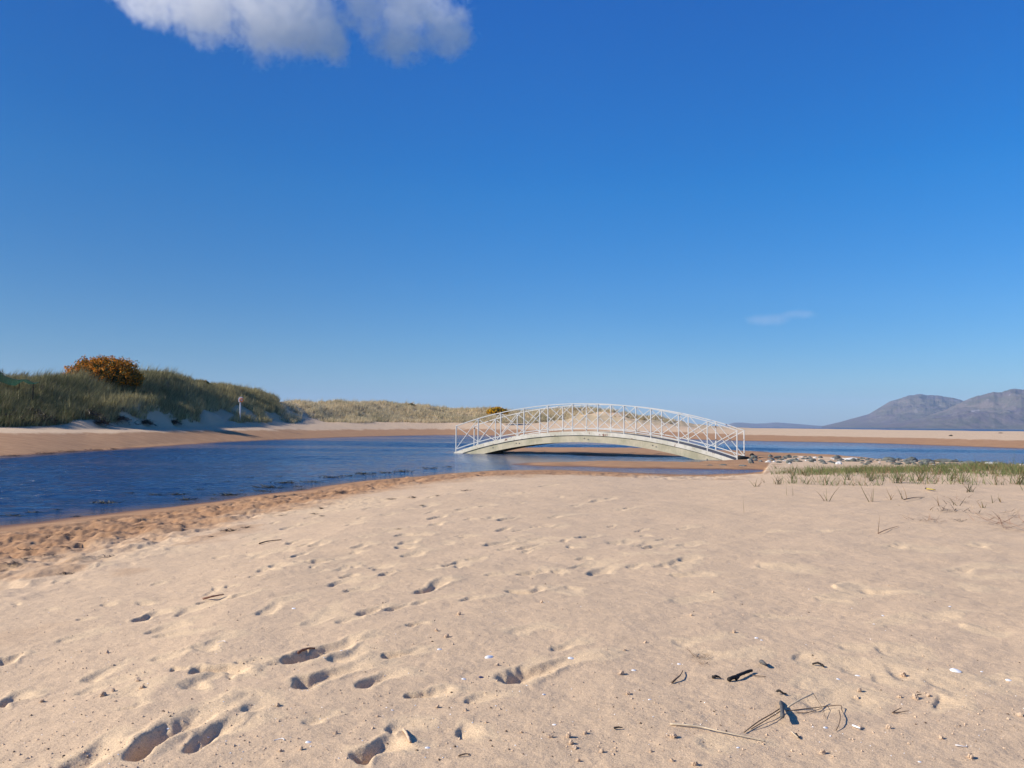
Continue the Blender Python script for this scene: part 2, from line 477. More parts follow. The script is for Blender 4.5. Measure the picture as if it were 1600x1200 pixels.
                dz[k] += -dp * 1.12 * dep + dp * rim
                fresh_[sel0[k]] = np.maximum(fresh_[sel0[k]], sstep(.12, .5, (1 - sstep(.5, 2.0, e)) * sstep(-.2, .1, q) * (1 - sstep(1.0, 1.7, q))))
            z[sel0] = z[sel0] + np.clip(dz, -.075, .03) * 1.0
    return z, wet, soak, veg, (d, t, dune, th, r, left, fresh_)

def H(x, y):
    return float(terrain(np.array([x]), np.array([y]))[0][0])
def G(px, py):
    """where the line of sight through a photograph pixel meets the sand"""
    z = .36
    for _ in range(6):
        p = P(px, py, min(z, 1.2)); z = .5 * z + .5 * H(p.x, p.y)
    return Vector((p.x, p.y, H(p.x, p.y)))

# ------------------------------------------------------------------ ground sheet
def polar_grid(radii, thetas):
    Rr, Tt = np.meshgrid(radii, thetas, indexing='ij')
    X = (Rr * np.sin(Tt)).ravel(); Y = (Rr * np.cos(Tt)).ravel()
    nr, nt = len(radii), len(thetas)
    i, j = np.meshgrid(np.arange(nr - 1), np.arange(nt - 1), indexing='ij')
    a = (i * nt + j).ravel(); b = a + 1; c = a + nt + 1; d = a + nt
    return X, Y, np.c_[a, b, c, d]
def radii_seq(*segs):
    out = []; r = segs[0][0]
    for a, b, f in segs:
        while r < b: out.append(r); r *= f
    out.append(r)
    return np.array(out)
radii = radii_seq((1.2, 1.9, 1.02), (1.9, 6, 1.0038), (6, 14, 1.005), (14, 45, 1.0085), (45, 200, 1.014), (200, 16000, 1.15))
thetas = np.concatenate([np.linspace(-math.pi, R(-42), 46, endpoint=False), np.linspace(R(-42), R(42), 900, endpoint=False), np.linspace(R(42), math.pi, 46)])
X, Y, Q = polar_grid(radii, thetas)
Z, wet, soak, veg, ex = terrain(X, Y)
Z = np.where(np.hypot(X, Y) > 700, -1.5, Z)
# close the disc under the camera
nt = len(thetas)
V = np.c_[X, Y, Z]
cen = len(V)
V = np.vstack([V, [[0, 0, float(Z[:nt].mean())]]])
ground_me = mesh_np('beach_sand', V, Q, True, {'wet': np.r_[wet, 0], 'soak': np.r_[soak, 0], 'veg': np.r_[veg, 0], 'fresh': np.r_[ex[6], 0]})
M_SAND = sand_material()
ground = tag(obj('beach_sand', ground_me, M_SAND), kind='structure', label='pale pink sand beach with footprints, wet red sand along the river and dunes behind')
capn = np.arange(nt - 1)
cap_me = mesh_np('sand_patch', np.vstack([V[:nt], V[cen:]]), np.c_[np.full(nt - 1, nt), capn + 1, capn], True, {'wet': np.zeros(nt + 1), 'soak': np.zeros(nt + 1), 'veg': np.zeros(nt + 1), 'fresh': np.zeros(nt + 1)})
tag(obj('sand', cap_me, M_SAND), kind='structure')

# ------------------------------------------------------------------ water
rad = radii_seq((5, 8, 1.03), (8, 60, 1.0032), (60, 200, 1.015)); rad[-1] = 200.0
ths = np.concatenate([np.linspace(-math.pi, R(-42), 40, endpoint=False), np.linspace(R(-42), R(42), 460, endpoint=False), np.linspace(R(42), math.pi, 40)])
X, Y, Q = polar_grid(rad, ths)
zt_, _, _, _, ex = terrain(X, Y, detail=False)
th_, r_ = ex[3], ex[4]
rip = .38 + .62 * sstep(0, 5.0, -ex[0]) * sstep(-.35, .25, fbm(X * .5, Y, .11, 3))
calm = np.exp(-(((X - 1.5) / 7.5) ** 2 + ((Y - 29) / 9.0) ** 2))
rip = rip * (1 - .93 * calm) * np.where((th_ > R(19)) & (r_ < 62), .75, 1)
shal = np.clip(1 + zt_ / .07, 0, 1) * .7
cw, sw_ = math.cos(R(-10)), math.sin(R(-10))
wx_, wy_ = X * cw + Y * sw_, -X * sw_ + Y * cw
fine_ = (np.abs(th_) < R(42)) & (r_ > 8) & (r_ < 75)
wave = np.zeros(len(X))
k_ = np.where(fine_)[0]
warp = fbm(X[k_], Y[k_], .5, 2) * .5
wave[k_] = (.030 * fbm(wx_[k_] * .42 + warp, wy_[k_], 2.1, 3, .5) + .013 * fbm(wx_[k_] * .5 + 30, wy_[k_] + warp * .3, 6.0, 2, .5)
            + .006 * fbm(wx_[k_] * .6, wy_[k_], 13.0, 1)) * np.clip(rip[k_] * 1.25 - .18, .02, 1.1) * (1 - sstep(55, 75, r_[k_])) * sstep(8, 9, r_[k_])
wave = wave * (1 - sstep(-.12, -.02, zt_))
tag(obj('river_water', mesh_np('river_water', np.c_[X, Y, wave], Q, True, {'ripple': rip, 'shallow': shal}), water_material('river_water')),
    kind='structure', label='dark blue rippled river')
X, Y, Q = polar_grid(radii_seq((200, 13500, 1.25)), np.linspace(-math.pi, math.pi, 61))
tag(obj('sea', mesh_np('sea', np.c_[X, Y, np.zeros(len(X))], Q), water_material('sea_water', True)), kind='structure')

# ------------------------------------------------------------------ hills across the bay
def hill_material(name, tint=1.0):
    mt, n, l, b = new_mat(name)
    pos = n.new('ShaderNodeNewGeometry').outputs['Position']
    v = mapping(n, l, pos, (1, 1, 2.2))
    a = noise(n, l, v, .0032, 9, .68, .5)
    c = ramp(n, l, a, [(.36, (.07, .055, .075)), (.47, (.125, .10, .09)), (.54, (.09, .085, .06)), (.62, (.15, .12, .10))])
    s = noise(n, l, mapping(n, l, pos, (1, 1, 5), loc=(900, 0, 0)), .011, 8, .7, .8)
    sc = ramp(n, l, s, [(.60, (0, 0, 0)), (.66, (1, 1, 1))])
    z = n.new('ShaderNodeSeparateXYZ'); l.new(pos, z.inputs[0])
    hi = mathn(n, l, 'MULTIPLY', mathn(n, l, 'SMOOTH_MIN', mathn(n, l, 'MULTIPLY', z.outputs[2], .010), 1.0, .1), .85)
    fac = mathn(n, l, 'MULTIPLY', sc, hi)
    c = mixc(n, l, fac, c, (.27, .25, .27))
    l.new(c, b.inputs['Base Color'])
    b.inputs['Roughness'].default_value = .95
    b.inputs['Specular IOR Level'].default_value = .1
    l.new(bump(n, l, noise(n, l, pos, .012, 6, .7), 14), b.inputs['Normal'])
    return mt
def ridge_mass(name, pts, rdist, rback, mat, rough, seedx, label, expo=.8, nx=420, ny=60):
    """a hill whose skyline runs through pts (photograph pixels) at distance rdist"""
    pa = []
    for px, py in pts:
        q = PD(px, py, rdist); pa.append((q.x / q.y, q.z))
    pa = np.array(pa)
    us = np.linspace(pa[0, 0], pa[-1, 0], nx)
    zr = np.interp(us, pa[:, 0], pa[:, 1])
    k = np.array([1, 2, 3, 2, 1.]); k /= k.sum()
    zr[2:-2] = np.convolve(zr, k, 'valid')
    zr = zr * (1 + .035 * fbm(us * 90, us * 0 + seedx, 1.0, 5, .6))
    front = rdist - (rback - rdist)
    ys = np.linspace(front, rback, ny)
    U, YY = np.meshgrid(us, ys)
    t = (YY - front) / (rback - front)
    prof = np.where(t < .5, (t * 2) ** expo, np.cos(np.clip((t - .5) * 2, 0, 1) * math.pi / 2))
    XX = U * YY
    g1 = 1 - np.abs(fbm(XX + seedx, YY * .7, 1 / 420., 5, .6)) * 2.4
    g = np.clip(g1, -1, 1) * np.sin(t * math.pi)
    ridgekeep = np.abs(t - .5) * 2
    ZZ = np.interp(U, us, zr) * (prof + rough * (g - .5) * np.clip(ridgekeep * 2.5, .05, 1) * .6)
    ZZ = np.maximum(ZZ, -2)
    V = np.c_[XX.ravel(), YY.ravel(), ZZ.ravel()]
    i, j = np.meshgrid(np.arange(ny - 1), np.arange(nx - 1), indexing='ij')
    a = (i * nx + j).ravel()
    return tag(obj(name, mesh_np(name, V, np.c_[a, a + 1, a + nx + 1, a + nx]), mat), kind='structure', label=label)
MH = hill_material('moorland')
ridge_mass('mountain', [(1284, 666), (1315, 658.5), (1357, 647), (1390, 627), (1412, 620), (1440, 615.5), (1466, 617), (1485, 620), (1505, 626), (1545, 634), (1620, 648), (1700, 668)],
           6600, 8000, MH, .45, 100, 'rounded brown and purple mountain with pale scree across the bay', .8, 640, 120)
ridge_mass('mountain', [(1370, 668.5), (1400, 660), (1440, 652), (1475, 641), (1503, 627), (1520, 620.5), (1545, 614.5), (1565, 612), (1585, 607.3), (1610, 608.5), (1660, 600), (1760, 604), (1900, 640), (2050, 676)],
           5200, 6300, MH, .6, 3100, 'nearer rocky mountain cut by the right edge of the view', .75, 640, 120)
ridge_mass('headland', [(1125, 668), (1135, 664), (1146, 660.3), (1160, 660.3), (1180, 662), (1196, 661.5), (1213, 659.8), (1231, 661.2), (1264, 664), (1300, 666.5), (1330, 669)],
           9000, 9500, MH, .3, 700, 'low blue headland on the horizon', .5, 200, 24)

# ------------------------------------------------------------------ haze
hz = bpy.data.materials.new('haze'); hz.use_nodes = True
hn, hl = hz.node_tree.nodes, hz.node_tree.links
for k in list(hn):
    if k.type == 'BSDF_PRINCIPLED': hn.remove(k)
pv = hn.new('ShaderNodeVolumePrincipled')
pv.inputs['Color'].default_value = (.55, .74, 1.0, 1)
pv.inputs['Density'].default_value = 6.5e-5
pv.inputs['Anisotropy'].default_value = 0.0
hl.new(pv.outputs[0], hn['Material Output'].inputs['Volume'])
hx, hz0, hz1 = 14500, -3.0, 520.0
V = [(x * hx, y * hx, z) for z in (hz0, hz1) for x, y in ((-1, -1), (1, -1), (1, 1), (-1, 1))]
haze = obj('haze', mesh_np('haze', V, [(0, 3, 2, 1), (4, 5, 6, 7), (0, 1, 5, 4), (1, 2, 6, 5), (2, 3, 7, 6), (3, 0, 4, 7)], False), hz)
tag(haze, kind='stuff')
# ------------------------------------------------------------------ clouds
def cloud(name, label, dist, lobes, dens, scale, cut, seed, gain=2.4, depth=110):
    """a lump of vapour: noisy density gathered round a few lobes (px, py, half width, half height)"""
    x0 = min(q[0] - q[2] for q in lobes) - 15; x1 = max(q[0] + q[2] for q in lobes) + 15
    y0 = min(q[1] - q[3] for q in lobes) - 15; y1 = max(q[1] + q[3] for q in lobes) + 15
    p = PD((x0 + x1) / 2, (y0 + y1) / 2, dist); m_ = dist / FPX
    hx_, hz_ = (x1 - x0) / 2 * m_, (y1 - y0) / 2 * m_
    mt = bpy.data.materials.new('cloud_vapour'); mt.use_nodes = True
    n, l = mt.node_tree.nodes, mt.node_tree.links
    for k in list(n):
        if k.type == 'BSDF_PRINCIPLED': n.remove(k)
    v = n.new('ShaderNodeVolumePrincipled')
    co = n.new('ShaderNodeTexCoord').outputs['Object']
    e = None
    for (px, py, a_, b_) in lobes:
        c = (PD(px, py, dist) - p) / m_
        mp = mapping(n, l, co, (1 / a_, 1 / depth, 1 / b_), (0, 0, 0), (-c.x / a_, 0, -c.z / b_))
        ln = n.new('ShaderNodeVectorMath'); ln.operation = 'LENGTH'; l.new(mp, ln.inputs[0])
        e = ln.outputs['Value'] if e is None else mathn(n, l, 'SMOOTH_MIN', e, ln.outputs['Value'], .35)
    mp = mapping(n, l, co, (.01, .01, .01), (0, 0, 0), (seed, seed * .7, 0))
    f = noise(n, l, mp, scale, 10, .72, .45)
    f2 = noise(n, l, mp, scale * .4, 2, .5)
    f = mathn(n, l, 'MULTIPLY_ADD', f2, .5, f)
    g = mathn(n, l, 'SUBTRACT', f, mathn(n, l, 'MULTIPLY_ADD', mathn(n, l, 'POWER', e, 2.0), .42, cut))
    g = mathn(n, l, 'MULTIPLY', g, gain, clamp=True)
    g = mathn(n, l, 'MULTIPLY', g, mathn(n, l, 'LESS_THAN', e, 1.25))
    l.new(mathn(n, l, 'MULTIPLY', g, dens), v.inputs['Density'])
    v.inputs['Color'].default_value = (1, .99, .97, 1)
    v.inputs['Anisotropy'].default_value = 0
    l.new(v.outputs[0], n['Material Output'].inputs['Volume'])
    hx_ /= m_; hz_ /= m_
    V = [(x * hx_, y * depth * 1.2, z * hz_) for z in (-1, 1) for x, y in ((-1, -1), (1, -1), (1, 1), (-1, 1))]
    o = obj(name, mesh_np(name, V, [(0, 3, 2, 1), (4, 5, 6, 7), (0, 1, 5, 4), (1, 2, 6, 5), (2, 3, 7, 6), (3, 0, 4, 7)], False), mt, loc=p)
    o.scale = (m_, m_, m_)
    return tag(o, label, 'cloud')
cloud('cloud', 'large soft white cloud cut by the top edge of the view', 3000, [(235, -2, 75, 48), (320, 15, 80, 68), (420, 20, 110, 92), (515, 55, 40, 50), (470, 30, 90, 80), (400, -70, 260, 70)], .011, 4.2, .53, 3.1, 4.6)
cloud('cloud', 'smaller ragged cloud beside the large one', 3050, [(625, 58, 72, 54), (700, 48, 62, 58), (650, 5, 100, 52), (562, 15, 52, 50), (690, -50, 110, 60)], .010, 5.6, .545, 11.7, 4.8, 90)
cloud('cloud', 'faint thin streak of cloud low above the bridge end', 10500, [(1200, 500, 52, 12), (1248, 491, 36, 9)], .0009, 3.0, .455, 5.2, 2.0, 40)

# ------------------------------------------------------------------ footbridge
def box_np(x0, x1, y0, y1, z0, z1):
    V = [(x0, y0, z0), (x1, y0, z0), (x1, y1, z0), (x0, y1, z0), (x0, y0, z1), (x1, y0, z1), (x1, y1, z1), (x0, y1, z1)]
    Fc = [(0, 3, 2, 1), (4, 5, 6, 7), (0, 1, 5, 4), (1, 2, 6, 5), (2, 3, 7, 6), (3, 0, 4, 7)]
    return V, Fc
def bar_mesh(name, p0, p1, w_, h_, up=Vector((0, 0, 1)), bev=.006):
    """square bar with softened edges between two points"""
    p0, p1 = Vector(p0), Vector(p1)
    d = (p1 - p0); L = d.length; d.normalize()
    s = d.cross(up)
    if s.length < .01: s = Vector((1, 0, 0))
    s.normalize(); u = s.cross(d)
    a, b = w_ / 2, h_ / 2
    ring = [(a - bev, b), (a, b - bev), (a, -b + bev), (a - bev, -b), (-a + bev, -b), (-a, -b + bev), (-a, b - bev), (-a + bev, b)]
    V = [tuple(p0 + s * x + u * y) for x, y in ring] + [tuple(p1 + s * x + u * y) for x, y in ring]
    me = bpy.data.meshes.new(name)
    me.from_pydata(V, [], [(i, (i + 1) % 8, 8 + (i + 1) % 8, 8 + i) for i in range(8)] + [tuple(range(7, -1, -1)), tuple(range(8, 16))])
    me.update(); return me

def painted(name, base, algae, rust, rustcut, grime=.4):
    mt, n, l, b = new_mat(name)
    co = n.new('ShaderNodeTexCoord').outputs['Object']
    a = noise(n, l, co, 1.7, 6, .65)
    c = mixc(n, l, mathn(n, l, 'MULTIPLY', ramp(n, l, a, [(.42, (0, 0, 0)), (.62, (1, 1, 1))]), grime), base, algae)
    st = noise(n, l, mapping(n, l, co, (9, 9, 1.2)), 2.5, 4, .6)
    c = mixc(n, l, mathn(n, l, 'MULTIPLY', ramp(n, l, st, [(.5, (0, 0, 0)), (.72, (1, 1, 1))]), .3), c, tuple(x * .55 for x in algae))
    r_ = noise(n, l, mapping(n, l, co, (1, 1, 1), (0, 0, 0), (5, 3, 1)), 5.5, 5, .7)
    c = mixc(n, l, ramp(n, l, r_, [(rustcut, (0, 0, 0)), (rustcut + .03, (1, 1, 1))]), c, rust)
    l.new(c, b.inputs['Base Color'])
    b.inputs['Roughness'].default_value = .6
    l.new(bump(n, l, noise(n, l, co, 30, 4, .6), .004), b.inputs['Normal'])
    return mt
M_WHITE = painted('white_paint', (.62, .61, .57), (.52, .55, .50), (.16, .06, .03), .70, .3)
M_RUSTY = painted('flaking_white_paint', (.72, .70, .65), (.48, .48, .42), (.10, .05, .035), .585, .4)
M_EDGE = painted('weathered_white_paint', (.76, .70, .58), (.52, .48, .34), (.22, .07, .04), .62, .75)
M_BEAM = painted('algae_stained_beam', (.58, .50, .34), (.38, .35, .22), (.10, .08, .05), .74, .8)
M_PLANK = simple('grey_weathered_timber', (.16, .15, .14), .85, .3, 6, .004, 60)

BA = PD(712.5, 705, 35.4); BB = PD(1151.8, 720, 30.0)
BA = Vector((BA.x, BA.y, .055)); BB = Vector((BB.x, BB.y, -.015))
bdir = Vector((BB.x - BA.x, BB.y - BA.y, 0)); BL = bdir.length; bdir.normalize()
bn = Vector((-bdir.y, bdir.x, 0))                 # away from the viewer
BW = 1.75
SAG = 1.04
bridge = empty('footbridge', 'white arched footbridge with crossed railings standing half in the river', 'bridge', loc=(BA.x, BA.y, 0), rz=math.atan2(bdir.y, bdir.x))
def arc(s):
    """height of the deck edge at distance s along the bridge"""
    t = s / BL
    Rr = (BL * BL / 4 + SAG * SAG) / (2 * SAG)
    return BA.z + (BB.z - BA.z) * t + math.sqrt(max(Rr * Rr - (s - BL / 2) ** 2, 0)) - (Rr - SAG)
def arc_strip(name, s0, s1, y0, y1, zt, zb, n=44):
    """curved beam in bridge coordinates: offsets above the deck edge from zb to zt"""
    V, Fc = [], []
    for i in range(n + 1):
        s = s0 + (s1 - s0) * i / n; z = arc(s)
        a = zt(s) if callable(zt) else zt; b = zb(s) if callable(zb) else zb
        V += [(s, y0, z + b), (s, y0, z + a), (s, y1, z + a), (s, y1, z + b)]
    for i in range(n):
        o_ = 4 * i
        for k in range(4):
            Fc.append((o_ + k, o_ + (k + 1) % 4, o_ + 4 + (k + 1) % 4, o_ + 4 + k))
    Fc += [(3, 2, 1, 0), (4 * n, 4 * n + 1, 4 * n + 2, 4 * n + 3)]
    me = bpy.data.meshes.new(name); me.from_pydata(V, [], [f[::-1] for f in Fc]); me.update(); return me
for y in (0.0, BW):
    sgn = 1 if y == 0 else -1
    o = obj('deck_edge', arc_strip('deck_edge', -.10, BL + .10, y - .03, y + .03, 0, -.165), M_EDGE, bridge)
    obj('arch_beam', arc_strip('arch_beam', -.05, BL + .05, y + .05 * sgn - .05, y + .05 * sgn + .05, -.185, lambda s: -.46 - .05 * abs(s / BL - .5)), M_BEAM, bridge)
    tp, tb = 1.18, .13
    wm = M_WHITE if y == 0 else M_RUSTY
    obj('handrail', arc_strip('handrail', -.03, BL + .03, y - .03, y + .03, tp + .022, tp - .014), wm, bridge)
    obj('bottom_rail', arc_strip('bottom_rail', 0, BL, y - .018, y + .018, tb + .018, tb - .018), wm, bridge)
    for i in range(12):
        s = BL * i / 11
        z = arc(s)
        x = y - (.036 + .022) * sgn if False else y
        obj('post', bar_mesh('post', (s, x, z - .12), (s, x, z + tp - .021), .044, .044, Vector((1, 0, 0))), wm, bridge)
        if i < 11:
            s2 = BL * (i + 1) / 11
            z2 = arc(s2)
            e = .028
            obj('brace', bar_mesh('brace', (s + e, y - .012, z + tb + .03), (s2 - e, y - .012, z2 + tp - .035), 0.018, .030), wm, bridge)
            obj('brace', bar_mesh('brace', (s + e, y + .012, z + tp - .035), (s2 - e, y + .012, z2 + tb + .03), 0.018, .030), wm, bridge)
for i, s in enumerate((3.05, 3.2, 6.25, 6.42, 9.2, 9.35, 1.9, 11.4)):
    zb_ = arc(s) - .30 - .03 * (i % 2)
    obj('bolt', bar_mesh('bolt', (s, -.012, zb_), (s, .002, zb_), .045, .045, bev=.012), M_PLANK, bridge)
# deck planks across the arch, a dark sub-frame below
pm = bpy.data.meshes.new('plank'); v_, f_ = box_np(-.068, .068, .034, BW - .034, -.035, 0)
pm.from_pydata(v_, [], f_); pm.update(); pm.materials.append(M_PLANK)
npl = int(BL / .145)
for i in range(npl):
    s = (i + .5) * BL / npl
    o = obj('plank', pm, None, bridge, (s, 0, arc(s) - .02 + random.uniform(-.004, .004)))
    o.rotation_euler = (0, -math.atan2(arc(s + .1) - arc(s - .1), .2), random.uniform(-.008, .008))
for i in range(1, 9):
    s = BL * i / 9
    obj('cross_beam', bar_mesh('cross_beam', (s, .11, arc(s) - .14), (s, BW - .11, arc(s) - .14), .08, .12), M_PLANK, bridge)

# ------------------------------------------------------------------ blades, leaves, lumps
def blades(P0, az, lean, length, width, bend, colr, segs=2):
    """flat tapering blades; every argument is an array over blades (P0 is (n, 3))"""
    n = len(P0)
    dirx, diry = np.sin(az), np.cos(az)
    sx, sy = np.cos(az + 1.1), -np.sin(az + 1.1)
    V = []; pos = P0.copy(); ang = lean.copy()
    rows = []
    for k in range(segs + 1):
        wv = width * (1 - (k / (segs + .0)) ** 1.4) if k < segs else width * 0
        L_ = pos + np.c_[sx * wv / 2, sy * wv / 2, np.zeros(n)]
        R_ = pos - np.c_[sx * wv / 2, sy * wv / 2, np.zeros(n)]
        if k < segs: rows += [L_, R_]
        else: rows += [pos.copy()]
        st = length / segs
        pos = pos + np.c_[dirx * np.sin(ang) * st, diry * np.sin(ang) * st, np.cos(ang) * st]
        ang = ang + bend / segs
    m_ = len(rows)
    V = np.stack(rows, 1).reshape(-1, 3)
    base = (np.arange(n) * m_)[:, None]
    T = []
    for k in range(segs - 1):
        a = 2 * k
        T += [base + np.array([[a, a + 1, a + 3]]), base + np.array([[a, a + 3, a + 2]])]
    a = 2 * (segs - 1)
    T += [base + np.array([[a, a + 1, a + 2]])]
    return V, np.vstack(T), np.repeat(colr, m_, axis=0)

def leaf_mat(name, rough=.7, trans=.35):
    mt, n, l, b = new_mat(name)
    c = N(n, 'ShaderNodeAttribute', attribute_name='col').outputs['Color']
    l.new(c, b.inputs['Base Color'])
    b.inputs['Roughness'].default_value = rough
    b.inputs['Specular IOR Level'].default_value = .25
    if trans:
        tr = n.new('ShaderNodeBsdfTranslucent'); l.new(c, tr.inputs['Color'])
        mx = n.new('ShaderNodeMixShader'); mx.inputs[0].default_value = trans
        l.new(b.outputs[0], mx.inputs[1]); l.new(tr.outputs[0], mx.inputs[2])
        l.new(mx.outputs[0], n['Material Output'].inputs['Surface'])
    return mt
M_LEAF = leaf_mat('grass_blade')
M_FLOWER = leaf_mat('gorse_bloom', .8, .2)
M_MARRAM = leaf_mat('marram_blade', .8, .12)  # less translucent blade copy for the shaded dune, holding its shade dark

def pixx(x, y): return 800 + FPX * x / y
# marram grass on the dunes
def dune_grass(nc, lo, hi, seed):
    g = np.random.default_rng(seed)
    px = g.uniform(lo, hi, nc); th = np.arctan((px - 800) / FPX)
    rt_ = np.interp(th, FT[:, 0], FT[:, 4]); rr_ = np.interp(th, FT[:, 0], FT[:, 6])
    t = g.uniform(-.02, 1.22, nc)
    r = rt_ + (rr_ - rt_) * t
    x, y = r * np.sin(th), r * np.cos(th)
    px = pixx(x, y)
    z = terrain(x, y, detail=False)[0]
    patch = fbm(x, y, .22, 4)
    bench = np.interp(px, [-60, 120, 160, 300, 330, 437, 455, 520, 560, 800, 840, 900, 1000, 1040, 1060],
                      [.08, .08, .06, .10, .34, .30, .06, .05, .03, .04, .18, .55, .55, .75, 1.3])
    keep = t > bench + patch * np.where(px < 300, .09, .22)
    sparse = np.interp(px, [800, 860, 900, 1040], [0, .1, .25, .2])
    keep &= patch > -.75 + sparse
    keep &= ~((px > 900) & (patch < .02) & (t < .9))
    pathc = np.interp(t, [0, .35, 1.1], [508, 468, 441])
    keep &= np.abs(px - pathc) > np.interp(t, [0, 1], [25, 13]) * (.8 + .5 * g.random(nc))
    # loose tussocks on the sand face
    tus = (fbm(x + 50, y, .5, 2) > .42) & (t > .03) & (px < 470)
    keep |= tus
    return x[keep], y[keep], z[keep], patch[keep], t[keep], px[keep]
def grass_object(nc, lo, hi, seed, nb, label, name='marram_grass'):
    x, y, z, patch, t, px = dune_grass(nc, lo, hi, seed)
    g = np.random.default_rng(seed + 1)
    k = len(x); rep = lambda a: np.repeat(a, nb, axis=0)
    n = k * nb
    rad = g.random(n) ** .5 * .32; aa = g.uniform(0, 2 * np.pi, n)
    P0 = np.c_[rep(x) + rad * np.cos(aa), rep(y) + rad * np.sin(aa), rep(z) - .06]
    az_ = aa * 0 + g.normal(R(85), 1.0, n)
    size = rep(g.uniform(.5, 1.1, k) * (1 + patch * .3) * np.where(g.random(k) < .07, 1.6, 1))
    tone = rep(g.random(k) * .5 + (fbm(x, y, .15, 3) + .5) * .6 + (.45 if lo > 400 else -.08 + np.interp(px, [240, 380], [0, .38]) + np.clip((t - .7) / .3, 0, 1) * .28 + (px > 150) * (t < .38) * .22))  # more straw on crest and low bench: sunlight put into the blade colour
    straw = np.array([.72, .60, .38]) if lo > 400 else np.array([.52, .44, .22]); green = np.array([.20, .215, .11]) if lo > 400 else np.array([.115, .13, .05]); dead = np.array([.24, .19, .12])  # shade put into the colour: tall dune's grass darker than the sunlit dunes'
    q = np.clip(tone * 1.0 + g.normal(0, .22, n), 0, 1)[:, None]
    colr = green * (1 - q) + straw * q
    dd = (g.random(n) < .12)[:, None]
    colr = np.where(dd, dead, colr) * g.uniform(.75, 1.15, n)[:, None]
    dist = np.hypot(P0[:, 0], P0[:, 1])
    V, T, C = blades(P0, az_, np.abs(g.normal(.25, .22, n)), g.uniform(.45, .85, n) * size, .022 + dist * .00028, g.uniform(.3, 1.2, n), colr)
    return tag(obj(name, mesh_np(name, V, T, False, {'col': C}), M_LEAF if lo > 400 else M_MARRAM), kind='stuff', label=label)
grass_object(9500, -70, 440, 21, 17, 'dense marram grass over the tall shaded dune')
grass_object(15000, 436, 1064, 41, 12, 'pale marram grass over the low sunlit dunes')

def lump_quads(centers, size, colr, g):
    """small randomly turned leaf faces"""
    n = len(centers)
    a = g.normal(size=(n, 3)); a /= np.linalg.norm(a, axis=1)[:, None]
    b = np.cross(a, g.normal(size=(n, 3))); b /= np.linalg.norm(b, axis=1)[:, None]
    s = (size * g.uniform(.6, 1.3, n))[:, None]
    V = np.stack([centers - a * s, centers + b * s * .5, centers + a * s, centers - b * s * .5], 1).reshape(-1, 3)
    Q = np.arange(n * 4).reshape(n, 4)
    return V, Q, np.repeat(colr, 4, axis=0)
def gorse(px, py, dist, wm, hm, label, nfl, nleaf, bloom=(.76, .29, .018), seed=0, group=None, fs=.05, sun=.75):
    """dome shaped flowering bush; px, py is the middle of its foot"""
    g = np.random.default_rng(100 + seed)
    p = PD(px, py, dist)
    z = H(p.x, p.y)
    z = max(z, p.z) if seed == 3 else min(max(z, p.z - .5), p.z + .3)
    o = empty('gorse_bush', label, 'bush', (p.x, p.y, z), group=group)
    def pts(n, k0, k1):
        u = g.uniform(0, 2 * np.pi, n); v = np.arccos(g.uniform(-.05, 1, n))
        d = np.c_[np.sin(v) * np.cos(u), np.sin(v) * np.sin(u), np.cos(v)]
        lobes = 1 + .09 * fbm(u * 2.2 + seed, v * 3, 1.4, 3) * 2
        rr = g.uniform(k0, k1, n) * lobes
        sh = np.clip(1 - .18 * np.sin(u), .8, 1.2)
        return d * rr[:, None] * np.array([wm / 2, wm / 2 * .8, hm]), d
    clumps, d0 = pts(max(nfl // 14, 12), .84, 1.0)
    k = g.integers(0, len(clumps), nfl)
    c = clumps[k] + g.normal(0, 1, (nfl, 3)) * wm * .018
    bl = np.array(bloom) * g.uniform(.5, 1.1, nfl)[:, None]
    mixg = g.random(nfl) < .30
    bl[mixg] = np.array([.10, .11, .03])
    V, Q, C = lump_quads(c, np.full(nfl, fs), bl, g)
    obj('blossom', mesh_np('blossom', V, Q, False, {'col': C}), M_FLOWER, o)
    c, _ = pts(nleaf, .35, .90)
    lf = np.array([.045, .065, .02]) * g.uniform(.6, 1.5, nleaf)[:, None]
    V, Q, C = lump_quads(c, np.full(nleaf, fs * 1.5), lf, g)
    obj('foliage', mesh_np('foliage', V, Q, False, {'col': C}), M_LEAF, o)
    Vs, Fs = [], []
    for i in range(9):
        a = i * .7; b = len(Vs)
        ex_, ey_, ez_ = math.cos(a) * wm * .3, math.sin(a) * wm * .25, hm * .6
        for (xx, yy, zz, rr) in ((ex_ * .1, ey_ * .1, -.3, .05), (ex_, ey_, ez_, .015)):
            for q in range(4): Vs.append((xx + rr * math.cos(q * 1.57), yy + rr * math.sin(q * 1.57), zz))
        Fs += [(b + q, b + (q + 1) % 4, b + 4 + (q + 1) % 4, b + 4 + q) for q in range(4)]
    obj('stem', mesh_np('stem', Vs, Fs), M_TWIG, o)
    return o
M_TWIG = simple('dark_twig', (.07, .045, .03), .85, .4, 20)
gorse(163, 593, 58.5, 5.8, 1.92, 'large orange flowering gorse bush on top of the tall dune', 12000, 7000, seed=1, fs=.075)
gorse(642, 636.5, 141, 2.2, .75, 'small orange gorse bush on the skyline of the low dunes', 300, 400, seed=2, fs=.11)
gorse(777, 645.5, 121, 3.6, .95, 'bright yellow gorse bush on the dune just left of the bridge rail', 2200, 500, bloom=(.95, .55, .02), seed=3, fs=.11)
gorse(318, 594, 79, 1.8, .5, 'low half hidden gorse bush on the slope of the tall dune', 200, 300, seed=4, fs=.08)

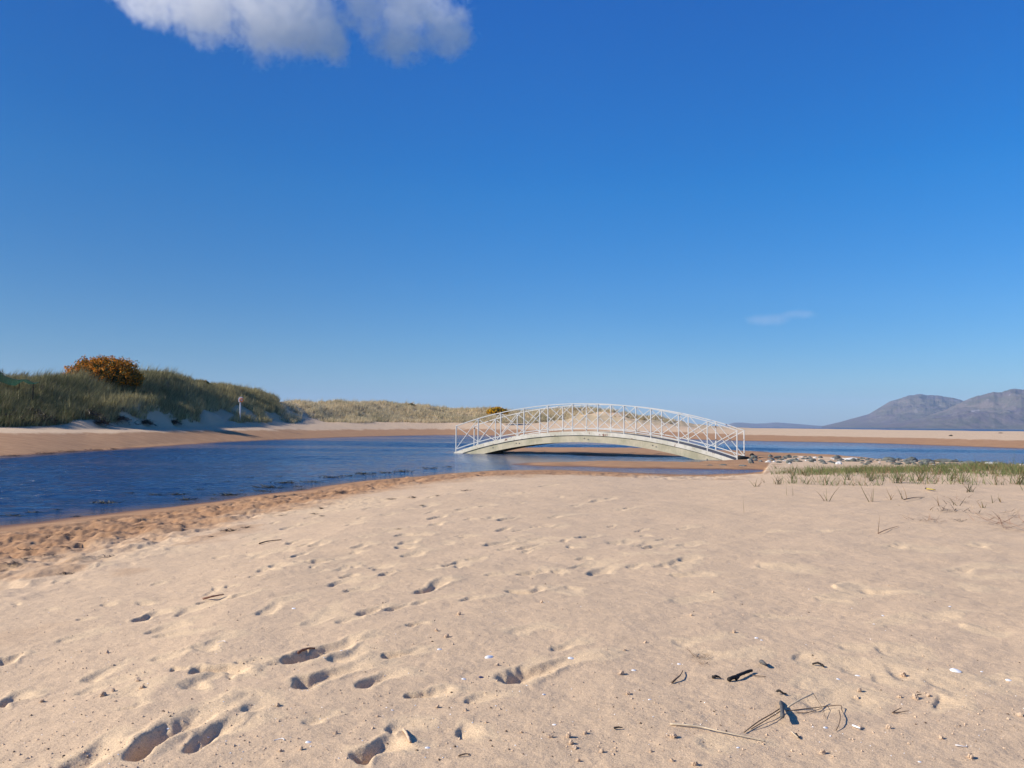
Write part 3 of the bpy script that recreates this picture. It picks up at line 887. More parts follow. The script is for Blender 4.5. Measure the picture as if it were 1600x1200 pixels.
# bare shrubs at the left edge
def twigs(name, label, cat, base, n, length, spread, mat, width=.012, seed=0, lean=.5, group=None, flat=False, forks=2, col=(.09, .06, .04)):
    g = np.random.default_rng(seed)
    tot = n * (1 + forks)
    a = g.uniform(0, 2 * np.pi, n); ln = np.abs(g.normal(lean, spread, n)); L = g.uniform(.6, 1, n) * length
    P0 = g.normal(0, .02, (n, 3)) * length; P0[:, 2] = 0
    if flat:
        P0 = g.normal(0, .22, (n, 3)) * length; P0[:, 2] = g.uniform(0, .06, n) * length
    Ps, As, Ls, Ln = [P0], [a], [L], [ln]
    for f in range(forks):
        fr = g.uniform(.3, .8, n)
        Ps.append(P0 + np.c_[np.sin(a) * np.sin(ln), np.cos(a) * np.sin(ln), np.cos(ln)] * (L * fr)[:, None])
        As.append(a + g.normal(0, .9, n)); Ls.append(L * g.uniform(.25, .5, n)); Ln.append(ln + g.normal(0, .35, n))
    P0 = np.vstack(Ps); a = np.concatenate(As); L = np.concatenate(Ls); ln = np.concatenate(Ln)
    C = np.array(col) * g.uniform(.6, 1.4, len(P0))[:, None]
    V, T, C = blades(P0, a, ln, L, np.full(len(P0), width), g.normal(.1, .3, len(P0)), C, segs=3)
    o = obj(name, mesh_np(name, V, T, False, {'col': C}), mat, loc=base)
    return tag(o, label, cat, group)
M_STALK = leaf_mat('dry_stalk', .8, 0)
for px, py, L, lab, sd_ in ((34, 594, .85, 'bare twiggy shrub on the skyline right of the green netting', 31), (2, 590, .9, 'bare shrub cut by the left edge above the green netting', 32)):
    p = PD(px, py, 52); p.z -= .15
    twigs('bare_shrub', lab, 'shrub', p, 26, L, .35, M_STALK, .03, sd_, .5)

DEAD = []
# green netting draped along the dune crest
net = empty('netting_fence', 'dark green netting sagging along the dune crest at the left edge', 'netting', PD(0, 590, 47))
pts_ = [(-30, 577), (0, 583), (8, 590), (20, 594), (30, 595.5), (42, 595), (52, 600), (62, 599)]
base = net.location.copy()
W3 = [PD(a, b - 2, 47 - i * .1) - base for i, (a, b) in enumerate(pts_)]
Vn, Fn = [], []
for i, q in enumerate(W3):
    hgt = .38 if i < 5 else .12
    for k in range(4): Vn.append((q.x, q.y - .12 * k, q.z - hgt * k / 3))
for i in range(len(W3) - 1):
    for k in range(3): Fn.append((i * 4 + k, (i + 1) * 4 + k, (i + 1) * 4 + k + 1, i * 4 + k + 1))
mt, n, l, b = new_mat('green_netting')
b.inputs['Base Color'].default_value = (.015, .055, .038, 1)
b.inputs['Alpha'].default_value = .8; b.inputs['Specular IOR Level'].default_value = 0; b.inputs['Roughness'].default_value = 1
obj('mesh_sheet', mesh_np('mesh_sheet', Vn, Fn), mt, net)
M_DKGREEN = simple('dark_green_rope', (.015, .035, .025), .8)
for i in range(len(W3) - 1):
    obj('rope', bar_mesh('rope', W3[i], W3[i + 1], .05, .05, bev=.015), M_DKGREEN, net)
for i in (1, 4, 6):
    obj('stake', bar_mesh('stake', W3[i] + Vector((0, .02, -1.7)), W3[i] + Vector((0, .02, .03)), .05, .05, Vector((1, 0, 0)), .012), M_TWIG, net)

for i, (px, py, dd, w_, lab) in enumerate(((12, 658, 42, 1.7, 'dark mound of dead grass at the foot of the dune, leftmost'), (48, 652, 44, 1.8, 'upper dark mound of dead grass near the left edge'), (62, 660, 43.5, 2.0, 'broad dark mound of dead grass at the dune foot near the left edge'),
        (138, 657, 47.5, 1.9, 'dark mound of dead grass under the gorse bush at the dune foot'), (158, 661, 47, 1.0, 'small dark heap right of the mound under the gorse bush'), (190, 658, 50, 1.6, 'flat dark heap of dead grass below the sunlit tufts'),
        (272, 657, 58, 1.0, 'lone dark scrap of turf on the shaded sand slope'), (228, 659, 53, 1.1, 'low dark scrap of turf beside the flat heap'))):
    p = PD(px, py, dd); p.z = H(p.x, p.y)
    DEAD.append((p, w_, lab))
# lifebuoy stand on the dune
p = PD(375.5, 641, 70); p.z = min(p.z, H(p.x, p.y) + .05)
st = empty('lifebuoy_stand', 'white lifebuoy stand with an orange side among the dune grass', 'lifebuoy stand', p)
M_WP = simple('white_plastic', (.78, .78, .76), .5, .08)
M_OR = simple('orange_plastic', (.72, .17, .02), .5, .15)
hh = 1.3 + (661 - 620.5) / FPX * 70 - p.z
obj('post', bar_mesh('post', (0, 0, -.1), (-.02, 0, hh - .42), .11, .11, Vector((1, 0, 0)), .02), M_WP, st)
Vh, Fh = [], []
prof_ = [(-.17, 0), (-.19, .25), (-.15, .40), (-.05, .47), (.08, .47), (.17, .40), (.20, .22), (.17, 0)]
for yy in (-.09, .09):
    for a, c_ in prof_: Vh.append((a, yy, c_))
k = len(prof_)
me = bpy.data.meshes.new('housing')
me.from_pydata(Vh, [], [tuple(range(k)), tuple(range(2 * k - 1, k - 1, -1))] + [(i, k + i, k + (i + 1) % k, (i + 1) % k) for i in range(k)])
me.update()
o = obj('housing', me, M_WP, st, (0, 0, hh - .47))
bm = bmesh.new(); v0 = []
for i in range(16):
    for j in range(6):
        a, c_ = i / 16 * 2 * math.pi, j / 6 * 2 * math.pi
        v0.append(bm.verts.new(((.15 + .045 * math.cos(c_)) * math.cos(a), .045 * math.sin(c_), (.15 + .045 * math.cos(c_)) * math.sin(a))))
for i in range(16):
    for j in range(6):
        bm.faces.new((v0[i * 6 + j], v0[((i + 1) % 16) * 6 + j], v0[((i + 1) % 16) * 6 + (j + 1) % 6], v0[i * 6 + (j + 1) % 6]))
bm.normal_update()
me = bpy.data.meshes.new('lifebuoy'); bm.to_mesh(me); bm.free()
obj('lifebuoy', me, M_OR, st, (.13, -.14, hh - .30))

# far white houses along the shore of the mountain
hm_w = simple('far_white_render', (.8, .8, .78), .9, .05, .1); hm_r = simple('far_slate', (.12, .12, .13), .9, .1, .1)
for i, (px, py, dd) in enumerate(((1234, 665.2, 8800), (1336, 667.3, 5900), (1343, 667.8, 5900), (1352, 667.6, 5900), (1361, 668.0, 5900), (1371, 668.2, 5900), (1310, 667.0, 5900), (1394, 668.6, 5600))):
    p = PD(px, py, dd); p.z = max(p.z, 2)
    hs_ = 1.0 if dd < 6000 else 1.8
    lab = 'far white house alone on the low blue headland' if i == 0 else 'tiny far white house on the shore below the mountain'
    h_o = empty('house', lab, 'house', p, rz=.3 * i, group=None if i == 0 else 'far white houses below the mountain')
    h_o.scale = (hs_,) * 3
    v_, f_ = box_np(-7, 7, -4, 4, -3, 5); obj('wall', mesh_np('wall', v_, f_, False), hm_w, h_o)
    obj('roof', mesh_np('roof', [(-7.5, -4.6, 4.9), (7.5, -4.6, 4.9), (7.5, 4.6, 4.9), (-7.5, 4.6, 4.9), (-7.5, 0, 8.5), (7.5, 0, 8.5)], [(0, 1, 5), (0, 5, 4), (2, 3, 4), (2, 4, 5), (1, 2, 5), (0, 4, 3), (0, 3, 2), (0, 2, 1)], False), hm_r, h_o)

# ------------------------------------------------------------------ stones
def rock_mesh(name, seed, sub=2, flat=.6, jag=.35, cuts=7):
    g = np.random.default_rng(seed)
    bm = bmesh.new(); bmesh.ops.create_icosphere(bm, subdivisions=sub, radius=.5)
    planes = [(Vector(g.normal(size=3)).normalized(), g.uniform(.26, .44)) for _ in range(cuts)]
    for v in bm.verts:
        c = v.co
        for nrm, dd in planes:
            k = c.dot(nrm) - dd
            if k > 0: c -= nrm * k
        n_ = c.normalized()
        f = float(fbm(np.array([n_.x * 3 + seed]), np.array([n_.y * 3 + n_.z * 2]), 1.0, 3)[0])
        v.co = c * (1 + f * jag * .5)
        v.co.z *= flat
    me = bpy.data.meshes.new(name); bm.to_mesh(me); bm.free()
    return me
ROCKS = [rock_mesh('rock', s, 2, random.uniform(.5, .8)) for s in range(9)]
M_ROCKD = simple('dark_green_stone', (.125, .135, .12), .9, .5, 5, .02, 14)
M_ROCKG = simple('grey_stone', (.16, .165, .15), .9, .35, 5, .02, 14)
M_ROCKW = simple('white_stone', (.66, .64, .60), .85, .15, 4, .015, 14)
M_ROCKB = simple('black_weedy_stone', (.018, .017, .014), .7, .5, 9, .03, 20)
meshes_by = {}
def rock_for(i, mat):
    k = (i % len(ROCKS), mat.name)
    if k not in meshes_by:
        me = ROCKS[k[0]].copy(); me.materials.append(mat); meshes_by[k] = me
    return meshes_by[k]
def rock(px, py, dist, wpx, hpx, mat, i, label, cat='stone', group=None, name='rock'):
    p = PD(px, py, dist); z = H(p.x, p.y)
    w_ = wpx * dist / FPX; h_ = hpx * dist / FPX
    o = obj(name, rock_for(i, mat), loc=(p.x, p.y, z - h_ * .04))
    o.scale = (w_ * 1.08, w_ * random.uniform(.6, .9), h_ / .42)
    o.rotation_euler = (random.uniform(-.15, .15), random.uniform(-.15, .15), random.uniform(-.4, .4))
    return tag(o, label, cat, group)
rock(1163, 719, 31.0, 22, 10, M_ROCKB, 0, 'black weed covered boulder against the right end of the bridge')
rock(1176, 716, 32.0, 10, 6, M_ROCKB, 3, 'small black stone beside the boulder at the bridge end')
rock(1330, 719, 29.5, 24, 4.5, M_ROCKW, 2, 'long flat white stone on top of the stone bank', name='rock')
rock(1310, 731, 25.5, 12, 9, M_ROCKW, 4, 'round white stone in front of the stone bank in green grass')
rock(1389, 722, 28.5, 22, 8, M_ROCKD, 5, 'broad dark green hump of stone right of the long white stone')
rock(1423, 722, 28.5, 24, 10, M_ROCKD, 6, 'tall peaked dark stone in the middle of the bank')
rock(1478, 722, 28, 36, 9, M_ROCKD, 7, 'widest dark green boulder of the stone bank')
rock(1448, 724, 27.5, 18, 7, M_ROCKD, 1, 'low dark stone between the peaked stone and the widest boulder')
rock(1512, 725, 27, 22, 7, M_ROCKG, 8, 'grey boulder just right of the widest dark one')
rock(1553, 727, 26.5, 26, 5, M_ROCKW, 3, 'flat white slab at the right end of the stone bank')
rock(1232, 717, 30.5, 12, 7, M_ROCKD, 2, 'dark stone at the left start of the stone bank')
rock(1174, 730.5, 25.6, 9, 9, M_ROCKG, 1, 'upright grey stone standing on the red wet sand')
rock(1160, 733.5, 24.4, 16, 4, M_ROCKG, 4, 'flat pale green stone at the edge of the small pool')
rock(1128, 732.5, 24.8, 15, 2.5, M_ROCKD, 6, 'flat dark stone lying in the shallow strip below the bridge end')
rock(1108, 733, 24.6, 12, 2.2, M_ROCKG, 6, 'leftmost flat stone of the shallow pool')
rock(1200, 727, 26.5, 10, 5, M_ROCKW, 6, 'pale stone on the wet sand between bridge end and grass')
rock(210, 708.2, 32.6, 8, 2.6, M_ROCKB, 5, 'single dark rock standing out of the river')
rock(757, 711.4, 33.9, 5, 1.6, M_ROCKW, 5, 'small white stone in the water under the left bridge end')
rock(1486, 682.2, 84, 6, 3, M_ROCKB, 2, 'lone dark lump on the far sand bank')
rock(1562, 677.0, 130, 9, 1.6, M_TWIG, 6, 'flat piece of driftwood on the far sand bank', 'driftwood', name='driftwood')
rr = random.Random(77)
for i in range(270):
    px = 1165 + 450 * rr.random() ** .9
    top = np.interp(px, [1165, 1230, 1400, 1620], [718, 716, 718, 723]); bot = top + np.interp(px, [1165, 1230, 1300, 1620], [15, 13, 9, 8])
    f = rr.random() ** 1.3; py = top + (bot - top) * f
    dist = np.interp(f, [0, 1], [31.5 - (px - 1165) * .007, 25.8 - (px - 1165) * .004])
    kind = rr.random()
    mt = M_ROCKD if kind < .5 else M_ROCKG if kind < .90 else M_ROCKW
    wp = rr.uniform(4, 11) if kind < .90 else rr.uniform(3, 6)
    nm = {'dark_green_stone': 'dark', 'grey_stone': 'grey', 'white_stone': 'white'}[mt.name]
    rock(px, py, dist, wp, wp * rr.uniform(.35, .65), mt, i, f'small {nm} stone in the loose stone bank behind the beach grass', 'stone', f'small {nm} stones of the bank')

# ------------------------------------------------------------------ beach grass on the right
def sprig(px, py, hpx, n, lab, seed, lean=.18, width=.008, col=(.13, .15, .05), dead=.3, group=None, bias=None):
    p = G(px, py); dist = p.length
    g = np.random.default_rng(seed)
    L = hpx * dist / FPX
    a = g.uniform(0, 2 * np.pi, n) if bias is None else g.normal(bias, .5, n)
    C = np.where((g.random(n) < dead)[:, None], np.array([.22, .14, .07]), np.array(col)) * g.uniform(.7, 1.3, n)[:, None]
    P0 = np.c_[g.normal(0, L * .10, n), g.normal(0, L * .10, n), np.full(n, -.02)]
    if n < 3: P0[:] = (0, 0, -.02)
    V, T, C = blades(P0, a, np.abs(g.normal(lean, lean * .6, n)), L * g.uniform(.55, 1.08, n) if n > 1 else np.array([L]), np.full(n, width), g.normal(.5, .4, n) if n > 1 else np.array([.05]), C, segs=4)
    o = obj('grass_tuft', mesh_np('grass_tuft', V, T, False, {'col': C}), M_LEAF, loc=(p.x, p.y, p.z))
    return tag(o, lab, 'grass tuft', group)
sp = [(1162.5, 801, 32, 1, 'lone dark stalk nearest the bridge side of the dry sand'), (1182, 761, 22, 5, 'forked thin tuft beside the small pool'),
      (1195, 754, 17, 2, 'pair of short stems just right of the forked tuft by the pool'), (1217, 757, 22, 14, 'spreading green tuft left of the others at the sand edge'),
      (1229, 774, 22, 1, 'taller of the two single stems standing in bare sand'), (1239, 774, 18, 1, 'shorter of the two single stems standing in bare sand'),
      (1288, 783, 36, 5, 'tall forked brown sprout standing alone in the sand'), (1240, 748, 22, 18, 'bushy green tuft with reddish stems at the left of the grass'),
      (1365, 784, 36, 4, 'wide forked sprout leaning left below the dense grass'), (1371.6, 834, 33, 1, 'lone thin stalk furthest forward in the bare sand'),
      (1392, 781, 24, 5, 'fallen looking tuft left of the long runner'), (1411, 780, 26, 7, 'tuft where the long runner starts'),
      (1403, 790, 7, 2, 'tiny white dead stem stub'), (1452, 797, 16, 2, 'slender short stem pair right of the yellow strip'),
      (1466, 790, 19, 4, 'small forked tuft below the yellow strip'), (1496, 790, 18, 3, 'leaning stem above the dark root pile'),
      (1537, 794, 15, 4, 'low tuft right of the dark root pile'), (1551, 786, 21, 2, 'straight stem near the right edge of the sand'),
      (1563, 785, 14, 4, 'squat tuft close to the right edge of the view'), (1515, 769, 20, 16, 'dry brown tussock right of the yellow strip'),
      (1528, 735, 36, 3, 'very tall thin grass stalks rising against the river'), (1324, 750, 22, 14, 'single green tussock in front of the white round stone'),
      (1360, 752, 24, 16, 'reddish green tussock in front of the dense grass band'), (1402, 755, 34, 26, 'tallest green tussock in the middle of the grass'),
      (1440, 752, 24, 16, 'green tussock left of the peaked stone view'), (1484, 752, 26, 16, 'green tussock in front of the widest boulder'),
      (1262, 744, 18, 14, 'short green tussock in front of the small stones')]
for i, (px, py, h_, n_, lab) in enumerate(sp):
    sprig(px, py, h_, n_, lab, 300 + i, lean=.10 if n_ == 1 else .4, width=.011 if n_ < 6 else .010, col=(.08, .10, .04) if n_ > 6 else (.14, .12, .05), dead=.25 if n_ > 6 else .5)
sprig(1592, 757, 52, 34, 'big green tussock cut by the right edge of the view', 350, .4, .010, (.13, .16, .055), .25)
# the dense belt and thin scatter: nobody could count these
def belt(n, fy, lo, hi, L0, L1, seed, label, dens=None, nb=7, wd=.012):
    g = np.random.default_rng(seed)
    px = g.uniform(lo, hi, n); rr_ = fy(px, g)
    th = np.arctan((px - 800) / FPX)
    x, y = rr_ * np.sin(th), rr_ * np.cos(th)
    if dens is not None:
        k = dens(x, y, px, rr_, g); x, y = x[k], y[k]
    z = terrain(x, y, detail=False)[0]
    k = len(x); m_ = k * nb
    rep = lambda a: np.repeat(a, nb, axis=0)
    P0 = np.c_[rep(x) + g.normal(0, .05, m_), rep(y) + g.normal(0, .05, m_), rep(z) - .02]
    tone = rep(g.random(k))[:, None]
    C = (np.array([.12, .17, .055]) * (1 - tone * .5) + np.array([.30, .27, .11]) * tone * .5) * g.uniform(.7, 1.25, m_)[:, None]
    C = np.where((g.random(m_) < .22)[:, None], np.array([.32, .20, .11]), C)
    V, T, C = blades(P0, g.uniform(0, 2 * np.pi, m_), np.abs(g.normal(.45, .3, m_)), g.uniform(L0, L1, m_), np.full(m_, wd), g.uniform(.1, .9, m_), C, segs=3)
    return tag(obj('beach_grass', mesh_np('beach_grass', V, T, False, {'col': C}), M_LEAF), kind='stuff', label=label)
belt(2000, lambda px, g: np.clip(g.normal(21.0, 1.7, len(px)), 16.5, 25) - np.clip(1260 - px, 0, 90) * -.02, 1205, 1720, .08, .24, 61, 'band of fresh green beach grass in front of the stones',
     lambda x, y, px, r_, g: (fbm(x, y, .9, 3) > -.28) & (g.random(len(x)) < np.interp(px, [1205, 1280, 1330], [.15, .5, 1])))
belt(620, lambda px, g: g.uniform(13.5, 19, len(px)), 1210, 1700, .10, .30, 62, 'thin scatter of young beach grass in the dry sand',
     lambda x, y, px, r_, g: (fbm(x, y, .8, 3) > -.05), 5, .010)

# ------------------------------------------------------------------ weed in the shallows and on the wet sand
M_WEED = leaf_mat('brown_weed', .55, 0)
def weed_heap(name, p, w_, d_, h_, n, label, cat, seed, col, group=None, lift=0.0):
    g = np.random.default_rng(seed)
    P0 = np.c_[g.normal(0, w_ * .30, n), g.normal(0, d_ * .30, n), g.random(n) ** 1.5 * h_ * .6 + lift]
    C = np.array(col) * g.uniform(.5, 1.5, n)[:, None]
    V, T, C = blades(P0, g.uniform(0, 2 * np.pi, n), g.uniform(1.2, 1.62, n), g.uniform(.25, .6, n) * min(w_, d_ * 2.5), np.full(n, min(w_, .4) * .07 + .004), g.uniform(-.2, .5, n), C, segs=3)
    V[:, 2] = np.maximum(V[:, 2], lift + .002)
    o = obj(name, mesh_np(name, V, T, False, {'col': C}), M_WEED, loc=p)
    return tag(o, label, cat, group)
wp_ = [(20, 806, 26), (53, 801, 22), (119, 808, 16), (165, 786, 34), (203, 771, 18), (244, 774, 22), (278, 773, 26), (290, 781, 28), (331, 780, 16), (356, 774, 34), (378, 767, 12),
       (412, 768, 18), (422, 762, 40), (447, 755, 30), (465, 760.5, 18), (487, 753.5, 26), (519, 746, 30), (569, 741, 34), (603, 739, 24), (630, 737, 30), (670, 732, 22), (658, 721, 8),
       (353, 753, 12), (390, 746, 12), (437, 745, 12), (406, 767, 14), (545, 744, 20), (700, 730, 14), (470, 765, 16), (310, 765, 14), (90, 797, 14)]
for i, (px, py, wpx) in enumerate(wp_):
    p = P(px, py, 0.0); dist = p.y; w_ = wpx * dist / FPX
    weed_heap('floating_weed', (p.x, p.y, 0), w_, w_ * .38, .01, int(16 + wpx * 1.5), 'thin patch of dark weed floating in the shallows along the near bank', 'weed patch', 500 + i, (.075, .068, .04), 'floating weed patches', .002)
for i, (px, py, wpx, lab) in enumerate(((70, 709.5, 30, 'stranded weed line on the far bank left of the longest one'), (110, 706.5, 34, 'longest dark weed line stranded along the far bank'), (150, 704, 24, 'stranded weed line right of the longest one on the far bank'),
                               (178, 702, 16, 'shortest weed line on the far bank behind the lone rock'), (20, 713, 22, 'weed line on the far bank at the left edge'))):
    p = P(px, py, .02)
    weed_heap('tide_line_weed', (p.x, p.y, .02), wpx * p.y / FPX, .3, .05, 60, lab, 'weed patch', 560 + i, (.05, .035, .022), 'weed stranded along the far bank', .0)
sw = [(78, 853, 12, 'dark seaweed heap highest on the wet sand at the left'), (101, 854, 13, None), (118, 852, 9, None), (77, 868, 17, 'long dark seaweed lump below the heap at the left'), (47, 859, 18, None), (40, 874, 12, None),
      (356, 829, 22, 'largest flat seaweed lump half way along the near bank'), (384, 824, 13, None), (280, 820, 16, 'seaweed lump nearest the water among the trampled sand'), (255, 826, 8, None), (200, 839, 9, None), (100, 834, 15, None),
      (209, 857, 4, None), (492, 803, 10, None), (103, 895, 18, 'dark seaweed lump on the border of dry and wet sand at the left'), (219, 824, 10, None), (172, 869, 18, None), (503, 794, 14, None), (503, 806, 8, None),
      (683, 775, 8, None), (659, 790, 7, None), (623, 827, 7, None), (572, 766, 7, None), (528, 767, 14, None), (728, 767, 14, None), (751, 743, 12, None), (612, 780, 14, None), (645, 778, 14, None),
      (1069, 745.5, 8, 'small dark weed lump on the sand below the right half of the bridge'), (5, 862, 10, None), (20, 884, 20, None), (130, 845, 9, None), (305, 815, 10, None), (440, 805, 8, None), (330, 838, 9, None), (240, 846, 8, None), (455, 793, 9, None)]
for i, (px, py, wpx, lab) in enumerate(sw):
    p = G(px, py); w_ = wpx * p.length / FPX
    weed_heap('seaweed_lump', tuple(p), w_, w_ * .6, w_ * .22, 46, lab or 'small scrap of dark seaweed on the trampled strip of the near bank', 'seaweed', 600 + i, (.045, .028, .018),
              None if lab else 'scraps of seaweed on the near bank')

for i, (p, w_, lab) in enumerate(DEAD):
    g = np.random.default_rng(900 + i); n_ = 420
    P0 = np.c_[g.normal(0, w_ * .27, n_), g.normal(0, w_ * .2, n_), np.zeros(n_)]
    P0 = np.vstack([P0[:-60], g.normal(0, w_ * .06, (60, 3))])
    P0[:, 2] = np.maximum(w_ * .32 * (1 - (P0[:, 0] / (w_ * .6)) ** 2 - (P0[:, 1] / (w_ * .5)) ** 2), 0) * g.uniform(.6, 1, n_) - .05
    C = np.array([.075, .055, .035]) * g.uniform(.5, 1.7, n_)[:, None]
    V, T, C = blades(P0, g.uniform(0, 2 * np.pi, n_), g.uniform(.7, 1.7, n_), g.uniform(.2, .5, n_), np.full(n_, .045), g.uniform(.2, 1.2, n_), C, segs=3)
    o = obj('dead_grass_mound', mesh_np('dead_grass_mound', V, T, False, {'col': C}), M_WEED, loc=p)
    tag(o, lab, 'grass mound')
# ------------------------------------------------------------------ foreground litter
def tube(name, pts, rad, mat, label, cat, taper=.5, jit=0.0, seed=0, sides=6, group=None):
    """round twig through world points, thinner towards its end"""
    pts = [Vector(q) for q in pts]
    # resample with a smooth curve
    fine = []
    for i in range(len(pts) - 1):
        for k in range(4):
            t = k / 4; a, b_ = pts[i], pts[i + 1]
            pm_, pn = pts[max(i - 1, 0)], pts[min(i + 2, len(pts) - 1)]
            fine.append(.5 * ((2 * a) + (b_ - pm_) * t + (2 * pm_ - 5 * a + 4 * b_ - pn) * t * t + (3 * a - pm_ - 3 * b_ + pn) * t ** 3))
    fine.append(pts[-1])
    rg = random.Random(seed)
    fine = [q + Vector((rg.uniform(-1, 1), rg.uniform(-1, 1), rg.uniform(-.3, .3))) * jit for q in fine]
    o0 = fine[0].copy(); V, Fc = [], []
    for i, q in enumerate(fine):
        d = (fine[min(i + 1, len(fine) - 1)] - fine[max(i - 1, 0)]).normalized()
        s = d.cross(Vector((0, 0, 1)))
        s = s.normalized() if s.length > .05 else Vector((1, 0, 0))
        u = s.cross(d); r_ = rad * (1 - (1 - taper) * i / (len(fine) - 1)) * rg.uniform(.85, 1.12)
        for k in range(sides):
            a = k / sides * 2 * math.pi
            V.append(tuple(q - o0 + s * math.cos(a) * r_ + u * math.sin(a) * r_))
    for i in range(len(fine) - 1):
        for k in range(sides):
            a = i * sides + k; b_ = i * sides + (k + 1) % sides
            Fc.append((a, b_, b_ + sides, a + sides))
    me = bpy.data.meshes.new(name)
    me.from_pydata(V, [], Fc + [tuple(range(sides - 1, -1, -1)), tuple(range(len(V) - sides, len(V)))]); me.update()
    for pl in me.polygons: pl.use_smooth = True
    return tag(obj(name, me, mat, loc=o0), label, cat, group)
def gp(px, py, dz=0.0):
    p = G(px, py + dz * FPX / max(G(px, py).length, 1)); p.z += dz; return p
M_BLACKW = simple('charred_wood', (.022, .018, .016), .75, .4, 30, .002, 200)
M_GREYW = simple('grey_driftwood', (.11, .105, .10), .8, .3, 30, .002, 200)
M_PALEW = simple('pale_straw', (.52, .42, .29), .7, .2, 30)
M_BROWNW = simple('brown_stem', (.13, .085, .055), .8, .3, 30)
M_REDW = simple('red_brown_root', (.20, .095, .06), .8, .3, 30)
M_SHELL = simple('white_shell', (.82, .81, .80), .35, .08, 60, .0005, 300, .5)
M_SHELLB = simple('mussel_shell', (.05, .055, .12), .35, .5, 60, .0005, 300, .5)
M_CLUMP = simple('caked_sand', (.56, .41, .28), .95, .15, 60, .0008, 220, .1)
M_YELLOW = simple('yellow_plastic', (.42, .33, .07), .5, .15)
M_BLACKP = simple('black_plastic', (.02, .02, .022), .5)

tube('pale_stick', [gp(1047, 1132, .004), gp(1075, 1134, .007), gp(1100, 1138, .007), (gp(1110, 1141, .008)), gp(1140, 1147, .006), gp(1172, 1153, .006), gp(1196, 1159, .003)], .0032, M_PALEW, 'long pale bent stick lying on the sand', 'stick', .4)
tube('black_stick', [gp(1138, 1063, .008), gp(1150, 1058.5, .013), gp(1162, 1053, .013), gp(1174, 1048, .010)], .0072, M_BLACKW, 'thick black charred stick pointing up to the right', 'stick', .7, .0015, 3)
tube('black_stick_fork', [gp(1150, 1062, .006), gp(1156, 1057.5, .012)], .006, M_BLACKW, 'short black stub under the thick charred stick', 'stick', .5, .001, 4)
tube('brown_stem', [gp(1176, 1056, .006), gp(1186, 1057, .006), gp(1197, 1058, .003)], .002, M_BROWNW, 'short brown stem right of the thick charred stick', 'stem')
tube('curved_leaf', [gp(1050, 1067, .003), gp(1057, 1061, .010), gp(1063, 1056, .012), gp(1067, 1048, .006)], .0042, M_BROWNW, 'dark curved leaf left of the thick charred stick', 'leaf', .3)
tube('black_fragment', [gp(1114, 1058, .006), gp(1120, 1057, .010), gp(1127, 1060, .004)], .006, M_BLACKW, 'small black fragment between twig bundle and charred stick', 'wood fragment', .4, .002, 8)
tube('bark_piece', [gp(1189, 1034, .010), gp(1194, 1037, .018), gp(1199, 1041, .008)], .008, M_GREYW, 'grey bark piece above the thick charred stick', 'bark', .6, .002, 9)
tube('curled_bark', [gp(1214, 1082, .008), gp(1217, 1080, .014), gp(1222, 1083, .010), gp(1229, 1085, .006)], .005, M_BLACKW, 'small curled black bark above the leaning grey stick', 'bark', .5, .001, 10)
tube('hooked_twig', [gp(1270, 1038, .005), gp(1277, 1036.5, .014), gp(1284, 1039, .010), gp(1287, 1042, .006)], .004, M_BLACKW, 'dark hooked twig on a small mound of sand', 'twig', 1.0, .001, 11)
q0 = gp(1220, 1097, -.003)
q1 = gp(1223, 1122, .027)
tube('leaning_stick', [q0, q0.lerp(q1, .5) + Vector((.001, 0, .002)), q1], .0058, M_GREYW, 'short grey stick rising towards the viewer with straws around it', 'stick', 1.25, .0006, 12)
tube('straw', [gp(1163, 1145, .004), gp(1185, 1129, .010), gp(1205, 1117, .014), gp(1218, 1109, .014)], .0017, M_BROWNW, 'upper of two long brown stems left of the leaning stick', 'stem', 1.0)
tube('straw', [gp(1174, 1140, .004), gp(1192, 1130, .012), gp(1209, 1119, .014), gp(1220, 1112, .008)], .0015, M_BROWNW, 'lower of two long brown stems left of the leaning stick', 'stem', 1.0)
tube('straw', [gp(1231, 1106, .012), gp(1250, 1096, .028), gp(1271, 1086, .036)], .0026, M_PALEW, 'stiff cream straw pointing right from the leaning stick', 'stem', .8)
tube('straw', [gp(1271, 1086, .036), gp(1277, 1095, .024), gp(1286, 1112, .014), gp(1290, 1124, .003)], .0008, M_BROWNW, 'thin drooping end of the cream straw', 'stem', .8)
tube('root_thread', [gp(1228, 1112, .006), gp(1250, 1109.5, .012), gp(1280, 1106, .012), gp(1312, 1103.5, .010), gp(1315, 1110, .008), gp(1317, 1114, .003)], .0014, M_BROWNW, 'thin brown root thread with a bent tip right of the leaning stick', 'stem', .9)
tube('root_thread', [gp(1243, 1113, .003), gp(1262, 1114, .005), gp(1285, 1107, .008)], .0010, M_BROWNW, 'shorter root thread under the long bent one', 'stem', .9)
tube('root_thread', [gp(1311, 1111, .010), gp(1313, 1122, .012), gp(1311, 1133, .009), gp(1306, 1142, .003)], .0014, M_BROWNW, 'curved brown root hanging down from the bent thread', 'stem', .9)
tube('white_stick', [gp(1332, 1134, .005), gp(1344, 1139, .007)], .0028, M_SHELL, 'short bright white stick beside a dark crumb', 'stick', .8)
tube('white_splinter', [gp(1236, 1143, .004), gp(1247, 1153, .007)], .0018, M_PALEW, 'cream splinter below the leaning stick', 'splinter', .6)
tube('dark_splinter', [gp(1244, 1147, .008), gp(1249, 1154, .005)], .0030, M_BLACKW, 'dark splinter touching the cream one below the leaning stick', 'splinter', .6)
tube('v_twig', [gp(1394, 1114, .004), gp(1402, 1110, .008), gp(1409, 1107, .010)], .0016, M_BROWNW, 'upper arm of a small V of two twigs', 'twig')
tube('v_twig', [gp(1394, 1114, .004), gp(1407, 1113.5, .006), gp(1420, 1112, .008)], .0018, M_BROWNW, 'lower arm of a small V of two twigs', 'twig')
